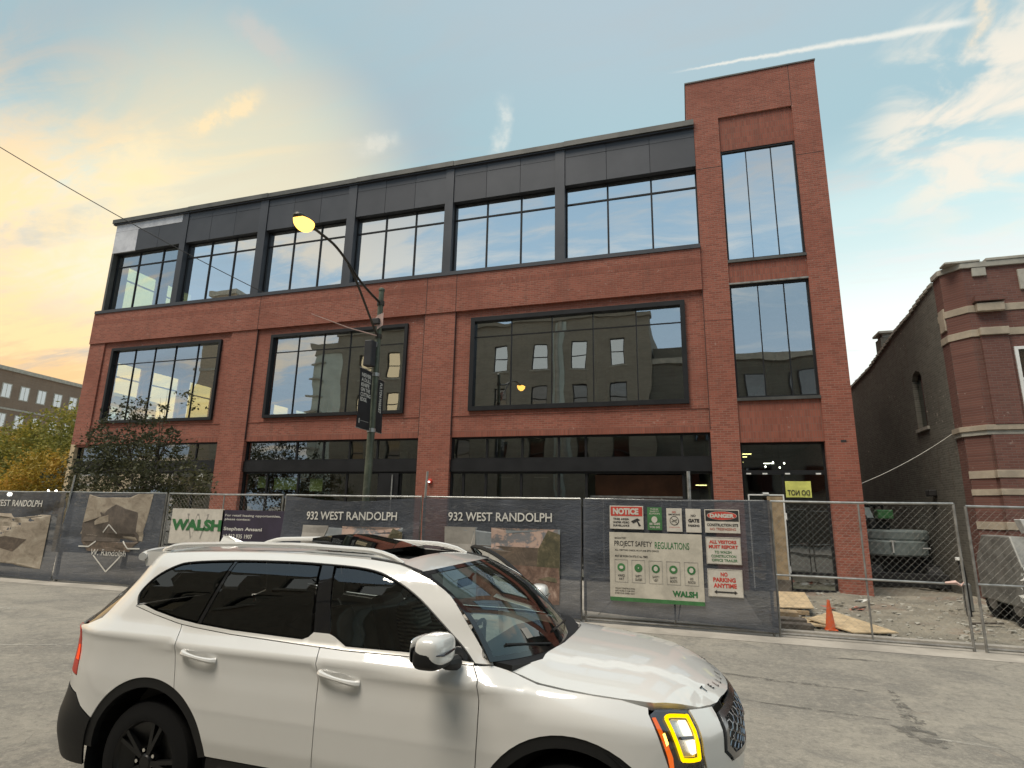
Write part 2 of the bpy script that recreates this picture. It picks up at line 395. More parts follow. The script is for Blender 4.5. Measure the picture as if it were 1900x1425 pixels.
def foliage(name, cols, trans=.35):
    m, T = mat_new(name); p = pos(T)
    big = T.noise(p, .55, 3, .5); fine = T.noise(p, 7, 2, .5)
    f = T.math('ADD', T.math('MULTIPLY', big, .65), T.math('MULTIPLY', fine, .35))
    c = T.ramp(f, [(.34, cols[0]), (.47, cols[1]), (.58, cols[2]), (.68, cols[3])])
    d = T.node('ShaderNodeBsdfPrincipled', {'Base Color': c, 'Roughness': .6, 'Specular IOR Level': .3})
    t = T.node('ShaderNodeBsdfTranslucent', {'Color': c})
    mx = T.node('ShaderNodeMixShader', {0: trans, 1: d.outputs[0], 2: t.outputs[0]}); finish(T, mx.outputs[0]); return m
foliage('leaf_dark', [(.032, .036, .020), (.055, .060, .030), (.085, .085, .040), (.125, .105, .048)])
foliage('leaf_autumn', [(.17, .13, .02), (.30, .22, .03), (.46, .28, .045), (.50, .24, .05)])
foliage('leaf_olive', [(.09, .095, .02), (.17, .17, .032), (.29, .24, .045), (.42, .29, .05)])

def road_mat():
    m, T = mat_new('asphalt'); p = pos(T)
    fine = T.noise(p, 90, 4, .7); mid = T.noise(p, 3.5, 6, .65, .4); big = T.noise(p, .42, 5, .6, .8)
    st = T.node('ShaderNodeMapping', {'Vector': p, 'Scale': (.16, 1.0, 1)}).outputs[0]
    tracks = T.noise(st, 1.3, 5, .6, .3)
    c = T.mix(T.smooth(big, .34, .66), (.155, .145, .126), (.245, .226, .190))
    c = T.mix(T.math('MULTIPLY', T.smooth(tracks, .5, .74), .5), c, (.315, .290, .24))
    c = T.mix(T.math('MULTIPLY', T.smooth(mid, .52, .78), .45), c, (.155, .144, .124))
    c = T.mix(T.math('MULTIPLY', T.smooth(T.noise(p, 1.6, 6, .7, 1.5), .60, .72), .5), c, (.27, .215, .165))
    c = T.mix(T.math('MULTIPLY', T.smooth(fine, .5, .7), .5), c, (.42, .40, .35))
    c = T.mix(T.math('MULTIPLY', T.math('SUBTRACT', 1, T.smooth(fine, .25, .45)), .35), c, (.13, .12, .105))
    pt = T.noise(p, 1.1, 6, .62, 1.2); c = T.mix(T.math('MULTIPLY', T.smooth(pt, .52, .64), .5), c, (.135, .130, .118)); c = T.mix(T.math('MULTIPLY', T.math('SUBTRACT', 1, T.smooth(pt, .34, .46)), .4), c, (.31, .285, .235))
    sp2 = T.noise(p, 24, 6, .75); c = T.mix(T.math('MULTIPLY', T.smooth(sp2, .5, .68), .55), c, (.36, .335, .285)); c = T.mix(T.math('MULTIPLY', T.math('SUBTRACT', 1, T.smooth(sp2, .34, .48)), .55), c, (.135, .126, .112))
    sp3 = T.noise(p, 9, 6, .72, .3); c = T.mix(T.math('MULTIPLY', T.smooth(sp3, .52, .66), .45), c, (.33, .30, .25)); c = T.mix(T.math('MULTIPLY', T.math('SUBTRACT', 1, T.smooth(sp3, .36, .48)), .45), c, (.12, .112, .098))
    # hairline cracks
    vo = T.node('ShaderNodeTexVoronoi', {'Vector': T.node('ShaderNodeVectorMath', {0: p, 1: T.node('ShaderNodeVectorMath', {0: T.node('ShaderNodeTexNoise', {'Vector': p, 'Scale': 1.2, 'Detail': 4}).outputs[1], 1: (.9, .9, 0)}, operation='MULTIPLY').outputs[0]}, operation='ADD').outputs[0], 'Scale': .42}, feature='DISTANCE_TO_EDGE')
    ck = T.math('MULTIPLY', T.math('SUBTRACT', 1, T.smooth(vo.outputs[0], .001, .006)), T.smooth(T.noise(p, .5, 3, .5), .48, .6))
    c = T.mix(T.math('MULTIPLY', ck, .3), c, (.10, .092, .08))
    b = T.node('ShaderNodeBsdfPrincipled', {'Base Color': c, 'Roughness': T.math('ADD', .72, T.math('MULTIPLY', mid, .2)), 'Specular IOR Level': .4})
    h = T.math('ADD', T.math('MULTIPLY', fine, .6), T.math('ADD', T.math('MULTIPLY', mid, .8), T.math('MULTIPLY', ck, -1.5)))
    bn = T.node('ShaderNodeBump', {'Height': h, 'Strength': .55, 'Distance': .012}); T.l.new(bn.outputs[0], b.inputs['Normal'])
    finish(T, b.outputs[0])
road_mat()
def dirt_mat():
    m, T = mat_new('dirt'); p = pos(T)
    a = T.noise(p, 1.1, 6, .65, .6); f = T.noise(p, 26, 5, .7); s = T.noise(p, 5, 5, .65, .8)
    c = T.mix(T.smooth(a, .35, .68), (.185, .17, .138), (.285, .258, .205))
    c = T.mix(T.math('MULTIPLY', T.smooth(s, .55, .75), .6), c, (.36, .33, .28))
    c = T.mix(T.math('MULTIPLY', T.smooth(T.noise(p, .8, 3, .5), .55, .7), .35), c, (.22, .12, .085))
    c = T.mix(T.math('MULTIPLY', T.math('SUBTRACT', 1, T.smooth(f, .3, .5)), .5), c, (.08, .072, .058))
    b = T.node('ShaderNodeBsdfPrincipled', {'Base Color': c, 'Roughness': .95, 'Specular IOR Level': .2})
    bn = T.node('ShaderNodeBump', {'Height': T.math('ADD', f, T.math('MULTIPLY', s, 1.5)), 'Strength': .8, 'Distance': .04}); T.l.new(bn.outputs[0], b.inputs['Normal'])
    finish(T, b.outputs[0])
dirt_mat()
def carpaint(name, col):
    m, T = mat_new(name)
    b = T.node('ShaderNodeBsdfPrincipled', {'Base Color': (*col, 1), 'Roughness': .30, 'Coat Weight': 1.0, 'Coat Roughness': .02, 'Coat IOR': 1.7, 'Specular IOR Level': .5})
    p = pos(T); d = T.noise(p, 1.6, 5, .6)
    c = T.mix(T.math('MULTIPLY', T.smooth(d, .45, .8), .12), col, (.45, .40, .33)); T.l.new(c, b.inputs['Base Color'])
    finish(T, b.outputs[0])
carpaint('car_white', (.66, .65, .62))
def simple(name, col, rough, metal=0, coat=0, spec=.5):
    m, T = mat_new(name); b = T.node('ShaderNodeBsdfPrincipled', {'Base Color': (*col, 1), 'Roughness': rough, 'Metallic': metal, 'Coat Weight': coat, 'Specular IOR Level': spec}); finish(T, b.outputs[0])
simple('chrome', (.85, .83, .79), .28, 1)
simple('satin_trim', (.80, .78, .73), .35, .55)
simple('chrome_dark', (.28, .28, .29), .22, 1)
simple('car_black', (.010, .010, .010), .5, 0, 0, .35)
simple('gloss_black', (.008, .008, .009), .06, 0, .5)
simple('rubber', (.008, .008, .008), .9, 0, 0, .2)
simple('rim_black', (.007, .007, .007), .3, 0, 0, .4)
simple('seat_leather', (.05, .045, .042), .55)
simple('cabin_grey', (.05, .05, .05), .7)
simple('lamp_housing', (.035, .03, .035), .15, 0, 1)
simple('mirror_glass', (.8, .8, .8), .02, 1)
def carglass(name, tint, refl=.04):
    m, T = mat_new(name); f = T.node('ShaderNodeFresnel', {'IOR': 1.52})
    t = T.node('ShaderNodeBsdfTransparent', {'Color': (*tint, 1)}); g = T.node('ShaderNodeBsdfGlossy', {'Color': (1, 1, 1, 1), 'Roughness': 0.0})
    mx = T.node('ShaderNodeMixShader', {0: T.math('ADD', f.outputs[0], refl, clamp=True), 1: t.outputs[0], 2: g.outputs[0]}); finish(T, mx.outputs[0])
carglass('glass_privacy', (.10, .10, .095)); carglass('glass_front', (.48, .51, .48)); carglass('glass_screen', (.36, .48, .47), .05); carglass('glass_roof', (.05, .045, .04), .04); carglass('lamp_lens', (.92, .92, .92))
def stripes(name, a, b, freq, axis='z'):
    m, T = mat_new(name); sp = T.node('ShaderNodeSeparateXYZ', {0: pos(T)})
    s = T.math('SINE', T.math('MULTIPLY', sp.outputs[axis.upper()], freq))
    c = T.mix(T.smooth(s, -.1, .1), a, b); bs = T.node('ShaderNodeBsdfPrincipled', {'Base Color': c, 'Roughness': .85}); finish(T, bs.outputs[0])
stripes('striped_shirt', (.38, .38, .33), (.07, .075, .08), 210)
def picture(name, stops, scale, dist=1.0, zstretch=1.0):
    """blurry printed photograph on a banner"""
    m, T = mat_new(name); p = T.node('ShaderNodeMapping', {'Vector': pos(T), 'Scale': (1, 1, zstretch)}).outputs[0]
    f = T.math('ADD', T.math('MULTIPLY', T.noise(p, scale, 6, .65, dist), .8), T.math('MULTIPLY', T.noise(p, scale * 5, 4, .6), .2))
    c = T.ramp(f, stops); b = T.node('ShaderNodeBsdfPrincipled', {'Base Color': c, 'Roughness': .75}); finish(T, b.outputs[0])
picture('print_sky', [(.3, (.13, .14, .15)), (.5, (.22, .24, .25)), (.7, (.30, .29, .28))], 1.2)
picture('print_pink', [(.36, (.14, .15, .165)), (.47, (.19, .18, .18)), (.52, (.44, .30, .24)), (.68, (.46, .36, .30))], 2.6, 1.2)
picture('print_foliage', [(.3, (.035, .035, .02)), (.5, (.085, .075, .04)), (.68, (.19, .15, .09))], 4.5)
picture('print_street', [(.3, (.06, .04, .03)), (.48, (.15, .09, .065)), (.6, (.25, .17, .13)), (.72, (.38, .28, .22))], 3.8, 1.5)
picture('print_brown', [(.3, (.055, .045, .035)), (.5, (.10, .08, .065)), (.7, (.17, .135, .105))], 2.5)
picture('print_sepia', [(.3, (.16, .125, .09)), (.5, (.30, .25, .19)), (.7, (.42, .37, .29))], 2.0, 1.0, 1.6)
picture('print_shop', [(.3, (.05, .035, .025)), (.5, (.10, .075, .055)), (.7, (.2, .14, .10))], 3.0)
M = MAT
# ================================================================ ground
def sheet(name, mat, x0, x1, y0, y1, z):
    o = MB().add([(x0, y0, z), (x1, y0, z), (x1, y1, z), (x0, y1, z)], [(0, 1, 2, 3)]).build(name, mat); o['kind'] = 'structure'; return o
sheet('ground', M['concrete'], -500, 400, -400, 600, -.03)
sheet('road', M['asphalt'], -400, 300, 1.6, 11.93, 0)
sheet('gutter', M['concrete'], -400, 300, 11.10, 11.93, .004)
def kerb(name, y0, y1, z1):
    o = MB().box(-300, 200, y0, y1, -.02, z1).build(name, M['concrete']); o['kind'] = 'structure'
kerb('kerb', 11.93, 12.12, .075); kerb('near_kerb', 1.42, 1.6, .13)
sheet('near_pavement', M['concrete'], -300, 200, -7.0, 1.42, .127)
# far pavement in front of the building: cast slabs, open joints
pav = sheet('pavement', M['tar'], -60, 1.2, 12.12, 18.0, .03)
slab = None
for i in range(17):
    for j in range(4):
        x0 = 1.2 - 1.55 * (i + 1); y0 = 12.135 + 1.46 * j
        MB().box(x0 + .01, x0 + 1.54, y0, y0 + 1.445, .0, .066 + rnd.uniform(-.004, .004)).build('paving_slab', M['concrete'], pav)
# rough dirt where the old pavement was dug up
def dirt_h(x, y):
    e = min(1, max(0, (y - 12.1) / .6))
    return .055 + e * (.03 * math.sin(x * 2.1 + y * .7) + .025 * math.sin(x * .9 - y * 1.9) + .018 * math.sin(x * 5.3 + 1) * math.sin(y * 4.7) + .012 * math.sin(x * 11 + y * 9))
N1, N2 = 90, 110
vs = []
for j in range(N2 + 1):
    for i in range(N1 + 1):
        x = 1.2 + 11.0 * i / N1; y = 12.12 + 22 * (j / N2) ** 1.6
        vs.append((x, y, dirt_h(x, y) + rnd.uniform(-.006, .006)))
fs = [(j * (N1 + 1) + i, j * (N1 + 1) + i + 1, (j + 1) * (N1 + 1) + i + 1, (j + 1) * (N1 + 1) + i) for j in range(N2) for i in range(N1)]
o = MB().add(vs, fs).build('dirt_lot', M['dirt'], smooth=True); o['kind'] = 'structure'
# rubble strewn on it (nobody could count it)
mb = MB(); r2 = random.Random(3)
for k in range(900):
    x = r2.uniform(1.4, 8.5); y = 12.2 + 6.2 * r2.random() ** 1.3; s = .012 + .05 * r2.random() ** 3; z = dirt_h(x, y)
    vs = []
    for sx, sy, sz in ((-1, -1, -1), (1, -1, -1), (1, 1, -1), (-1, 1, -1), (-1, -1, 1), (1, -1, 1), (1, 1, 1), (-1, 1, 1)):
        vs.append((x + s * sx * r2.uniform(.5, 1.2), y + s * sy * r2.uniform(.5, 1.2), z + s * (.25 + .5 * sz * r2.uniform(.5, 1.1))))
    mb.add(vs, [(0, 3, 2, 1), (4, 5, 6, 7), (0, 1, 5, 4), (1, 2, 6, 5), (2, 3, 7, 6), (3, 0, 4, 7)])
tag(mb.build('rubble', M['stone_grey']), 'pale broken rubble scattered over the dug up dirt', 'rubble', kind='stuff')
# tar patches and worn marks on the road
def blob(name, mat, cx, cy, rx, ry, z, rot=0, jag=.3, n=26, seed=1):
    r = random.Random(seed); p = []
    for k in range(n):
        t = 2 * math.pi * k / n; q = 1 + r.uniform(-jag, jag); a, b = rx * q * math.cos(t), ry * q * math.sin(t)
        p.append((cx + a * math.cos(rot) - b * math.sin(rot), cy + a * math.sin(rot) + b * math.cos(rot), z))
    o = MB().add(p, [tuple(range(n))]).build(name, mat); o['kind'] = 'structure'; return o
def worn(name, col, cover, scale):
    m, T = mat_new(name); p = pos(T); n = T.noise(p, scale, 6, .7, .6)
    b_ = T.node('ShaderNodeBsdfPrincipled', {'Base Color': T.mix(T.noise(p, 20, 4, .7), tuple(x * .7 for x in col), tuple(x * 1.3 for x in col)), 'Roughness': .85}); t_ = T.node('ShaderNodeBsdfTransparent')
    mx = T.node('ShaderNodeMixShader', {0: T.math('MULTIPLY', T.smooth(n, .40, .62), cover), 1: t_.outputs[0], 2: b_.outputs[0]}); finish(T, mx.outputs[0])
worn('road_patch', (.13, .122, .108), .75, 5)
worn('worn_paint', (.44, .42, .37), .6, 7)
blob('road_patch', M['road_patch'], 2.27, 10.36, .34, .05, .0045, 0, .45, seed=2)
blob('road_patch', M['road_patch'], 2.07, 7.15, .17, .30, .0045, .25, .35, seed=3)
for k in range(9):
    t = k / 8; blob('road_crack', M['road_patch'], 2.22 - .13 * t + rnd.uniform(-.02, .02), 8.6 - 1.3 * t, .035 + .05 * t, .12, .0042 + .0001 * k, .1, .5, seed=20 + k)
blob('road_patch', M['road_patch'], .9, 8.7, .9, .05, .0045, -.12, .5, seed=5)
blob('road_patch', M['road_patch'], 1.2, 7.6, .65, .03, .0045, -.1, .5, seed=6)
blob('worn_marking', M['worn_paint'], -9.6, 6.5, .9, .045, .0047, .42, .3, seed=8)
blob('worn_marking', M['worn_paint'], -13.2, 8.45, .55, .16, .0047, .1, .3, seed=9)
blob('worn_marking', M['worn_paint'], 2.35, 7.05, .26, .03, .0047, -.1, .4, seed=10)

# ================================================================ the new brick building
BB = thing('brick_building', 'new three storey red brick building with dark metal top storey and taller brick end tower', 'building', (-10, 18, 0))
YF = 18.0
def wall(x0, x1, z0, z1, y=YF, mat='brick_face', d=.4, name='brick_wall'):
    return bx(name, M[mat], BB, x0, x1, y, YF + d, z0, z1)
XL, XT = -25.75, .64
# piers
wall(XL, -25.5, .0, 4.53, mat='wood_ply', name='lit_tan_pier'); wall(XL, -24.84, 4.53, 9.08, name='brick_pier')  # thin corner brick pier; its tan colour paints the warm light on it
wall(-17.8, -16.52, 0, 9.08, name='brick_pier'); wall(-9.05, -7.84, 0, 9.08, name='brick_pier')
wall(XT, 1.45, 0, 10.5, name='brick_pier'); wall(.66, 1.45, 10.5, 15.0, name='brick_pier'); wall(3.71, 4.5, 0, 16.70, name='brick_pier')
wall(.455, 1.45, 15.21, 16.70, name='brick_pier', d=3.5); wall(.66, 1.45, 15.0, 15.21)
# band under the top storey, a little proud
bx('brick_band', M['brick_face'], BB, XL, XT - .002, YF - .05, YF + .4, 9.08, 9.96)
bx('soldier_course', M['brick_soldier'], BB, XL, XT - .002, YF - .052, YF + .4, 9.96, 10.17)
bx('brick_band', M['brick_face'], BB, XL, XT - .002, YF - .05, YF + .4, 10.17, 10.5)
# control joints
for x in (-16.5, -9.0, -7.82): bx('control_joint', M['joint'], BB, x - .012, x + .012, YF - .0545, YF, 9.09, 10.49)
for x in (-16.515, -9.055, -7.835, .645): bx('control_joint', M['joint'], BB, x - .011, x + .011, YF - .003, YF + .05, 4.6, 9.07)
for z in (13.35,): bx('control_joint', M['joint'], BB, .67, 1.45, YF - .003, YF, z - .008, z + .008); bx('control_joint', M['joint'], BB, 3.71, 4.49, YF - .003, YF, z - .008, z + .008)
bx('control_joint', M['joint'], BB, 3.70, 3.718, YF - .003, YF, 15.17, 16.69)
bx('control_joint', M['joint'], BB, .66, 1.45, YF - .003, YF, 8.02, 8.032)
# bay infill round the second floor windows, recessed
WIN = [(-24.33, -18.28), (-15.80, -9.72), (-7.22, .08)]
BAY = [(-24.84, -17.8), (-16.52, -9.05), (-7.84, XT)]
YB = YF + .07
for (a, b), (wa, wb) in zip(BAY, WIN):
    bx('soldier_course', M['brick_soldier'], BB, a, b, YB - .004, YF + .4, 4.53, 4.74)
    wall(a, b, 4.74, 5.26, YB); bx('brick_ledge', M['brick_face'], BB, a, b, YB - .02, YF + .4, 5.26, 5.30)
    wall(a, b, 5.30, 5.42, YB); wall(a, b, 8.79, 9.08, YB)
    wall(a, wa, 5.42, 8.79, YB); wall(wb, b, 5.42, 8.79, YB)
wall(-25.5, -24.84, 4.42, 4.53, YB)
# tower
wall(1.45, 3.71, 15.17, 16.70, d=3.5)
bx('soldier_panel', M['brick_soldier'], BB, 1.45, 3.71, YF + .07, YF + .4, 13.93, 15.17)
bx('soldier_panel', M['brick_soldier'], BB, 1.45, 3.71, YF + .05, YF + .4, 9.22, 9.90)
bx('soldier_panel', M['brick_soldier'], BB, 1.45, 3.71, YF + .05, YF + .4, 4.20, 5.44)
for z in (9.90, 5.44): bx('stone_sill', M['coping'], BB, 1.45, 3.71, YF - .02, YF + .4, z, z + .09)
bx('stone_sill', M['galv_dull'], BB, 1.45, 3.71, YF + .01, YF + .4, 9.17, 9.22)
bx('tower_coping', M['coping'], BB, .43, 4.53, YF - .03, YF + 3.55, 16.70, 16.75)
# the shell behind: side, back, floors and roof
wall(4.15, 4.5, 0, 15.0, YF + .4, 'brick_side', 20)
wall(4.15, 4.5, 15.0, 16.70, YF + .4, 'brick_side', 3.5); 
bx('rear_wall', M['interior'], BB, XL, 4.15, 38.0, 38.4, 0, 15.0)
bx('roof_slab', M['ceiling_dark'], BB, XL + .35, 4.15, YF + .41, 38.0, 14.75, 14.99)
bx('floor_slab', M['interior'], BB, XL + .36, 4.15, YF + .41, 38.0, 4.60, 5.38)
bx('floor_slab', M['interior'], BB, XL + .36, 4.15, YF + .41, 38.0, 9.50, 10.45)
bx('ground_slab', M['concrete'], BB, XL + .36, 4.15, YF + .45, 38.0, 0, .07)
bx('party_wall', M['interior'], BB, .55, .64, YF + .42, 38.0, .07, 14.7)
for x in (-21.1, -12.4, -3.8):
    for y in (23.5, 29.5): bx('interior_column', M['interior'], BB, x - .2, x + .2, y - .2, y + .2, .07, 14.7)
# west side wall: big openings to the evening sky
def west(y0, y1, z0, z1): bx('side_wall', M['brick_side'], BB, XL, XL + .35, y0, y1, z0, z1)
west(YF + .4, 38.4, 0, 5.6); west(YF + .4, 38.4, 8.6, 10.9); west(YF + .4, 38.4, 13.3, 15.0)
y = YF + .4; ops = []
while y < 37.5:
    w1 = .45 if len(ops) else .5
    west(y, y + w1, 5.6, 8.6); west(y, y + w1, 10.9, 13.3)
    a, b = y + w1, min(y + w1 + 1.75, 38.0); ops.append((a, b)); y = b
west(38.0, 38.4, 5.6, 8.6); west(38.0, 38.4, 10.9, 13.3)
for (a, b) in ops:
    for z0, z1 in ((5.6, 8.6), (10.9, 13.3)):
        f = MB(); xm = XL + .17
        for c in (a, b - .06): f.box(xm - .03, xm + .03, c, c + .06, z0, z1)
        f.box(xm - .03, xm + .03, a + .06, b - .06, z0, z0 + .06).box(xm - .03, xm + .03, a + .06, b - .06, z1 - .06, z1).box(xm - .03, xm + .03, a + .06, b - .06, z1 - .75, z1 - .69)
        w = f.build('side_window', M['black_frame'], BB)
        bx('pane', M['glass_side'], w, xm - .006, xm + .006, a + .06, b - .06, z0 + .06, z1 - .75); bx('pane', M['glass_side'], w, xm - .006, xm + .006, a + .06, b - .06, z1 - .69, z1 - .06)

def glazing(name, xs, zs, y, fr, mull, glass, frame_mat='black_frame', depth=.10, proud=.0, transom_w=None, skip=(), outer=True):
    """xs: outer edge, mullion centres.., outer edge; zs likewise"""
    f = MB(); x0, x1, z0, z1 = xs[0], xs[-1], zs[0], zs[-1]; ya, yb = y - depth - proud, y + .05
    f.box(x0, x0 + fr, ya, yb, z0, z1).box(x1 - fr, x1, ya, yb, z0, z1).box(x0 + fr, x1 - fr, ya, yb, z0, z0 + fr).box(x0 + fr, x1 - fr, ya, yb, z1 - fr, z1)
    w = f.build(name, M[frame_mat], BB)
    tw = transom_w or mull
    for x in xs[1:-1]: bx('mullion', M[frame_mat], w, x - mull / 2, x + mull / 2, y - .035, y + .04, z0 + fr, z1 - fr)
    ex = [x0 + fr] + [q for x in xs[1:-1] for q in (x - mull / 2, x + mull / 2)] + [x1 - fr]
    ez = [z0 + fr] + [q for z in zs[1:-1] for q in (z - tw / 2, z + tw / 2)] + [z1 - fr]
    for i in range(0, len(ex), 2):
        for z in zs[1:-1]: bx('transom', M[frame_mat], w, ex[i], ex[i + 1], y - .03, y + .04, z - tw / 2, z + tw / 2)
        for j in range(0, len(ez), 2):
            if (i // 2, j // 2) in skip: continue
            t = rnd.uniform(-.0025, .0025); t2 = rnd.uniform(-.002, .002)     # panes are never quite in one plane
            q = MB(); a, b, c, d = ex[i], ex[i + 1], ez[j], ez[j + 1]
            q.add([(a, y - t, c - 0), (b, y + t, c), (b, y + t + t2, d), (a, y - t + t2, d), (a, y - t + .012, c), (b, y + t + .012, c), (b, y + t + t2 + .012, d), (a, y - t + t2 + .012, d)],
                  [(0, 1, 2, 3), (7, 6, 5, 4), (0, 4, 5, 1), (1, 5, 6, 2), (2, 6, 7, 3), (3, 7, 4, 0)]).build('pane', M[glass], w)
    return w
# second floor windows
glazing('window', [-24.33, -23.03, -21.90, -20.76, -19.56, -18.28], [5.42, 8.06, 8.79], YF + .12, .12, .03, 'glass_second', proud=.05)
glazing('window', [-15.80, -14.53, -13.36, -12.18, -11.0, -9.72], [5.42, 8.06, 8.79], YF + .12, .12, .03, 'glass_second', proud=.05)
glazing('window', [-7.22, -5.73, -4.285, -2.88, -1.46, .08], [5.42, 8.08, 8.79], YF + .12, .15, .03, 'glass_second', proud=.05)
# tower windows
glazing('tower_window', [1.45, 2.235, 2.99, 3.71], [9.99, 13.93], YF + .15, .06, .028, 'glass_upper', depth=.06)
glazing('tower_window', [1.45, 2.28, 3.02, 3.71], [5.53, 9.17], YF + .15, .06, .028, 'glass_second', depth=.06)
# top storey: sill, columns, windows, cladding panels, coping
bx('metal_sill', M['cladding'], BB, XL + .03, XT + .012, YF - .09, YF + .3, 10.5, 10.64)
SEAM = [-25.45, -21.09, -16.74, -12.40, -8.14, -3.82, .66]
COLW = [.0, .31, .40, .38, .33, .35, 0]
for i in range(1, 6): bx('metal_column', M['cladding'], BB, SEAM[i] - COLW[i], SEAM[i], YF - .02, YF + .36, 10.64, 15.0)
bx('corner_post', M['coping'], BB, -25.45, -25.33, YF, YF + .36, 10.64, 13.5)
bx('parapet_back', M['cladding_b'], BB, -25.45, .655, YF + .072, YF + .36, 13.5, 15.0)
for i in range(6):
    a = SEAM[i] + (.12 if i == 0 else 0); b = SEAM[i + 1] - COLW[i + 1]
    q = [a + (b - a) * k / 3 for k in range(4)]
    if i == 0: q = [a, -23.95, -22.54, b]
    glazing('ribbon_window', q, [10.64, 12.85, 13.5], YF + .27, .05, .06, 'glass_upper' if i else 'glass_corner', depth=.04)
    if i == 0: continue
    for k in range(3):
        g = .006
        for z0, z1 in ((13.505, 14.61), (14.622, 14.995)):
            m = rnd.choice(['cladding', 'cladding', 'cladding_b'])
            y = YF + rnd.uniform(.012, .018)
            bx('cladding_panel', M[m], BB, q[k] + (g if k else .012), q[k + 1] - g, y, YF + .07, z0, z1, bevel=.003)
# unfinished west end: bare sheathing and a first row of panels
bx('sheathing_board', M['sheathing'], BB, -25.45, -24.05, YF + .005, YF + .07, 13.50, 14.565)
bx('sheathing_board', M['sheathing'], BB, -25.45, -21.46, YF + .005, YF + .07, 14.575, 14.995)
for a, b in ((-24.04, -22.76), (-22.75, -21.41)): bx('cladding_panel', M['cladding'], BB, a, b, YF + .012, YF + .07, 13.505, 14.565, bevel=.003)
ends = [-25.62, -21.09, -16.74, -12.40, -8.14, -3.82, .665]
for i in range(6): bx('coping', M['coping'], BB, ends[i], ends[i + 1] - .006, YF - .12 - .012 * (i % 2), YF + .5, 15.0, 15.19 + .01 * (i % 2))
bx('coping_flashing', M['cladding_b'], BB, -25.6, .66, YF - .07, YF + .06, 14.94, 14.996)

# storefronts
def storefront(x0, x1, mul_top, mul_low, skip=()):
    y = YF + .22
    glazing('transom_window', [x0] + mul_top + [x1], [3.76, 4.53], y, .06, .07, 'glass_store', depth=.06)
    bx('storefront_header', M['black_frame'], BB, x0, x1, y - .12, y + .12, 3.36, 3.76)
    glazing('storefront', [x0] + mul_low + [x1], [.07, .42, 3.36], y, .07, .08, 'glass_store', depth=.06, skip=skip)
storefront(-25.5, -17.8, [-24.1, -22.6, -21.1, -19.0], [-24.2, -23.05, -21.6, -20.2, -18.95])
storefront(-16.52, -9.05, [-14.2, -13.02, -11.9, -10.75], [-15.4, -14.0, -11.92, -10.6, -9.75])
storefront(-7.84, XT, [-6.55, -5.30, -4.06, -3.17, -.2], [-7.37, -6.56, -5.32, -4.06, -3.16, -.2], skip=((5, 0), (5, 1)))
# tower entrance
y = YF + .25
glazing('entrance_transom', [1.45, 3.71], [3.33, 4.20], y, .06, .05, 'glass_store', depth=.06)
glazing('entrance', [1.45, 2.56, 3.71], [.07, .55, 3.33], y, .06, .06, 'glass_store', depth=.06)
def door_leaf(x0, x1, z0, z1, y):
    f = MB().box(x0, x0 + .035, y, y + .04, z0, z1).box(x1 - .035, x1, y, y + .04, z0, z1).box(x0 + .035, x1 - .035, y, y + .04, z1 - .035, z1)
    o = f.build('door_frame', M['white_paint'], BB); bx('door_closer', M['white_paint'], o, (x0 + x1) / 2 - .08, (x0 + x1) / 2 + .08, y - .02, y - .001, z1, z1 + .05)
    bx('door_hinge', M['white_paint'], o, x1, x1 + .03, y - .01, y + .04, 2.0, 2.18); bx('door_hinge', M['white_paint'], o, x1, x1 + .03, y - .01, y + .04, .55, .73)
door_leaf(1.58, 2.54, .10, 2.70, y - .12)
for x in (1.58, 2.02, 2.62, 3.42): bx('work_tag', M['white_paint'], BB, x, x + .13, y - .09, y - .075, 3.27, 3.31)
# door set in the middle bay, left ajar
bx('door_leaf', M['black_frame'], BB, -10.55, -9.78, YF + .10, YF + .15, .1, 3.3)
bx('door_pull', M['galv'], BB, -10.02, -9.98, YF + .05, YF + .09, 1.0, 3.25)
# lining of the open entrance in the east bay
bx('entrance_soffit', M['brown_panel'], BB, -3.1, -.25, YF + 1.6, YF + 1.68, 2.55, 3.34); bx('entrance_rail', M['galv'], BB, -3.1, -.25, YF + .5, YF + .55, 2.56, 2.62)
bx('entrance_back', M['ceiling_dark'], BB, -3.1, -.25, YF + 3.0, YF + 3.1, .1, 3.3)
for x in (-2.7, -.9): bx('entrance_post', M['galv'], BB, x, x + .04, YF + .5, YF + .55, .1, 2.56)
MB().tube([(-.05, YF + .02, .08), (-.05, YF + .02, 3.35)], .055, 12).build('steel_pipe', M['galv'], BB, smooth=True)
for x in (-6.2, -4.9): bx('ceiling_fixture', M['print_grey'], BB, x - .25, x + .25, YF + 1.2, YF + 1.25, 3.22, 3.25)
# small things fixed to the brick
h = MB().lathe([(0, -.09), (.07, -.09), (.085, -.05), (.085, 0)], (-8.5, YF, 3.02), 'y', 16).build('alarm_horn', M['sign_red'], BB, smooth=True)
bx('strobe', M['signal_white'], h, -8.535, -8.475, YF - .105, YF - .092, 2.98, 3.02)
bx('wall_vent', M['sign_black'], BB, 4.10, 4.24, YF - .006, YF + .01, 4.16, 4.22)
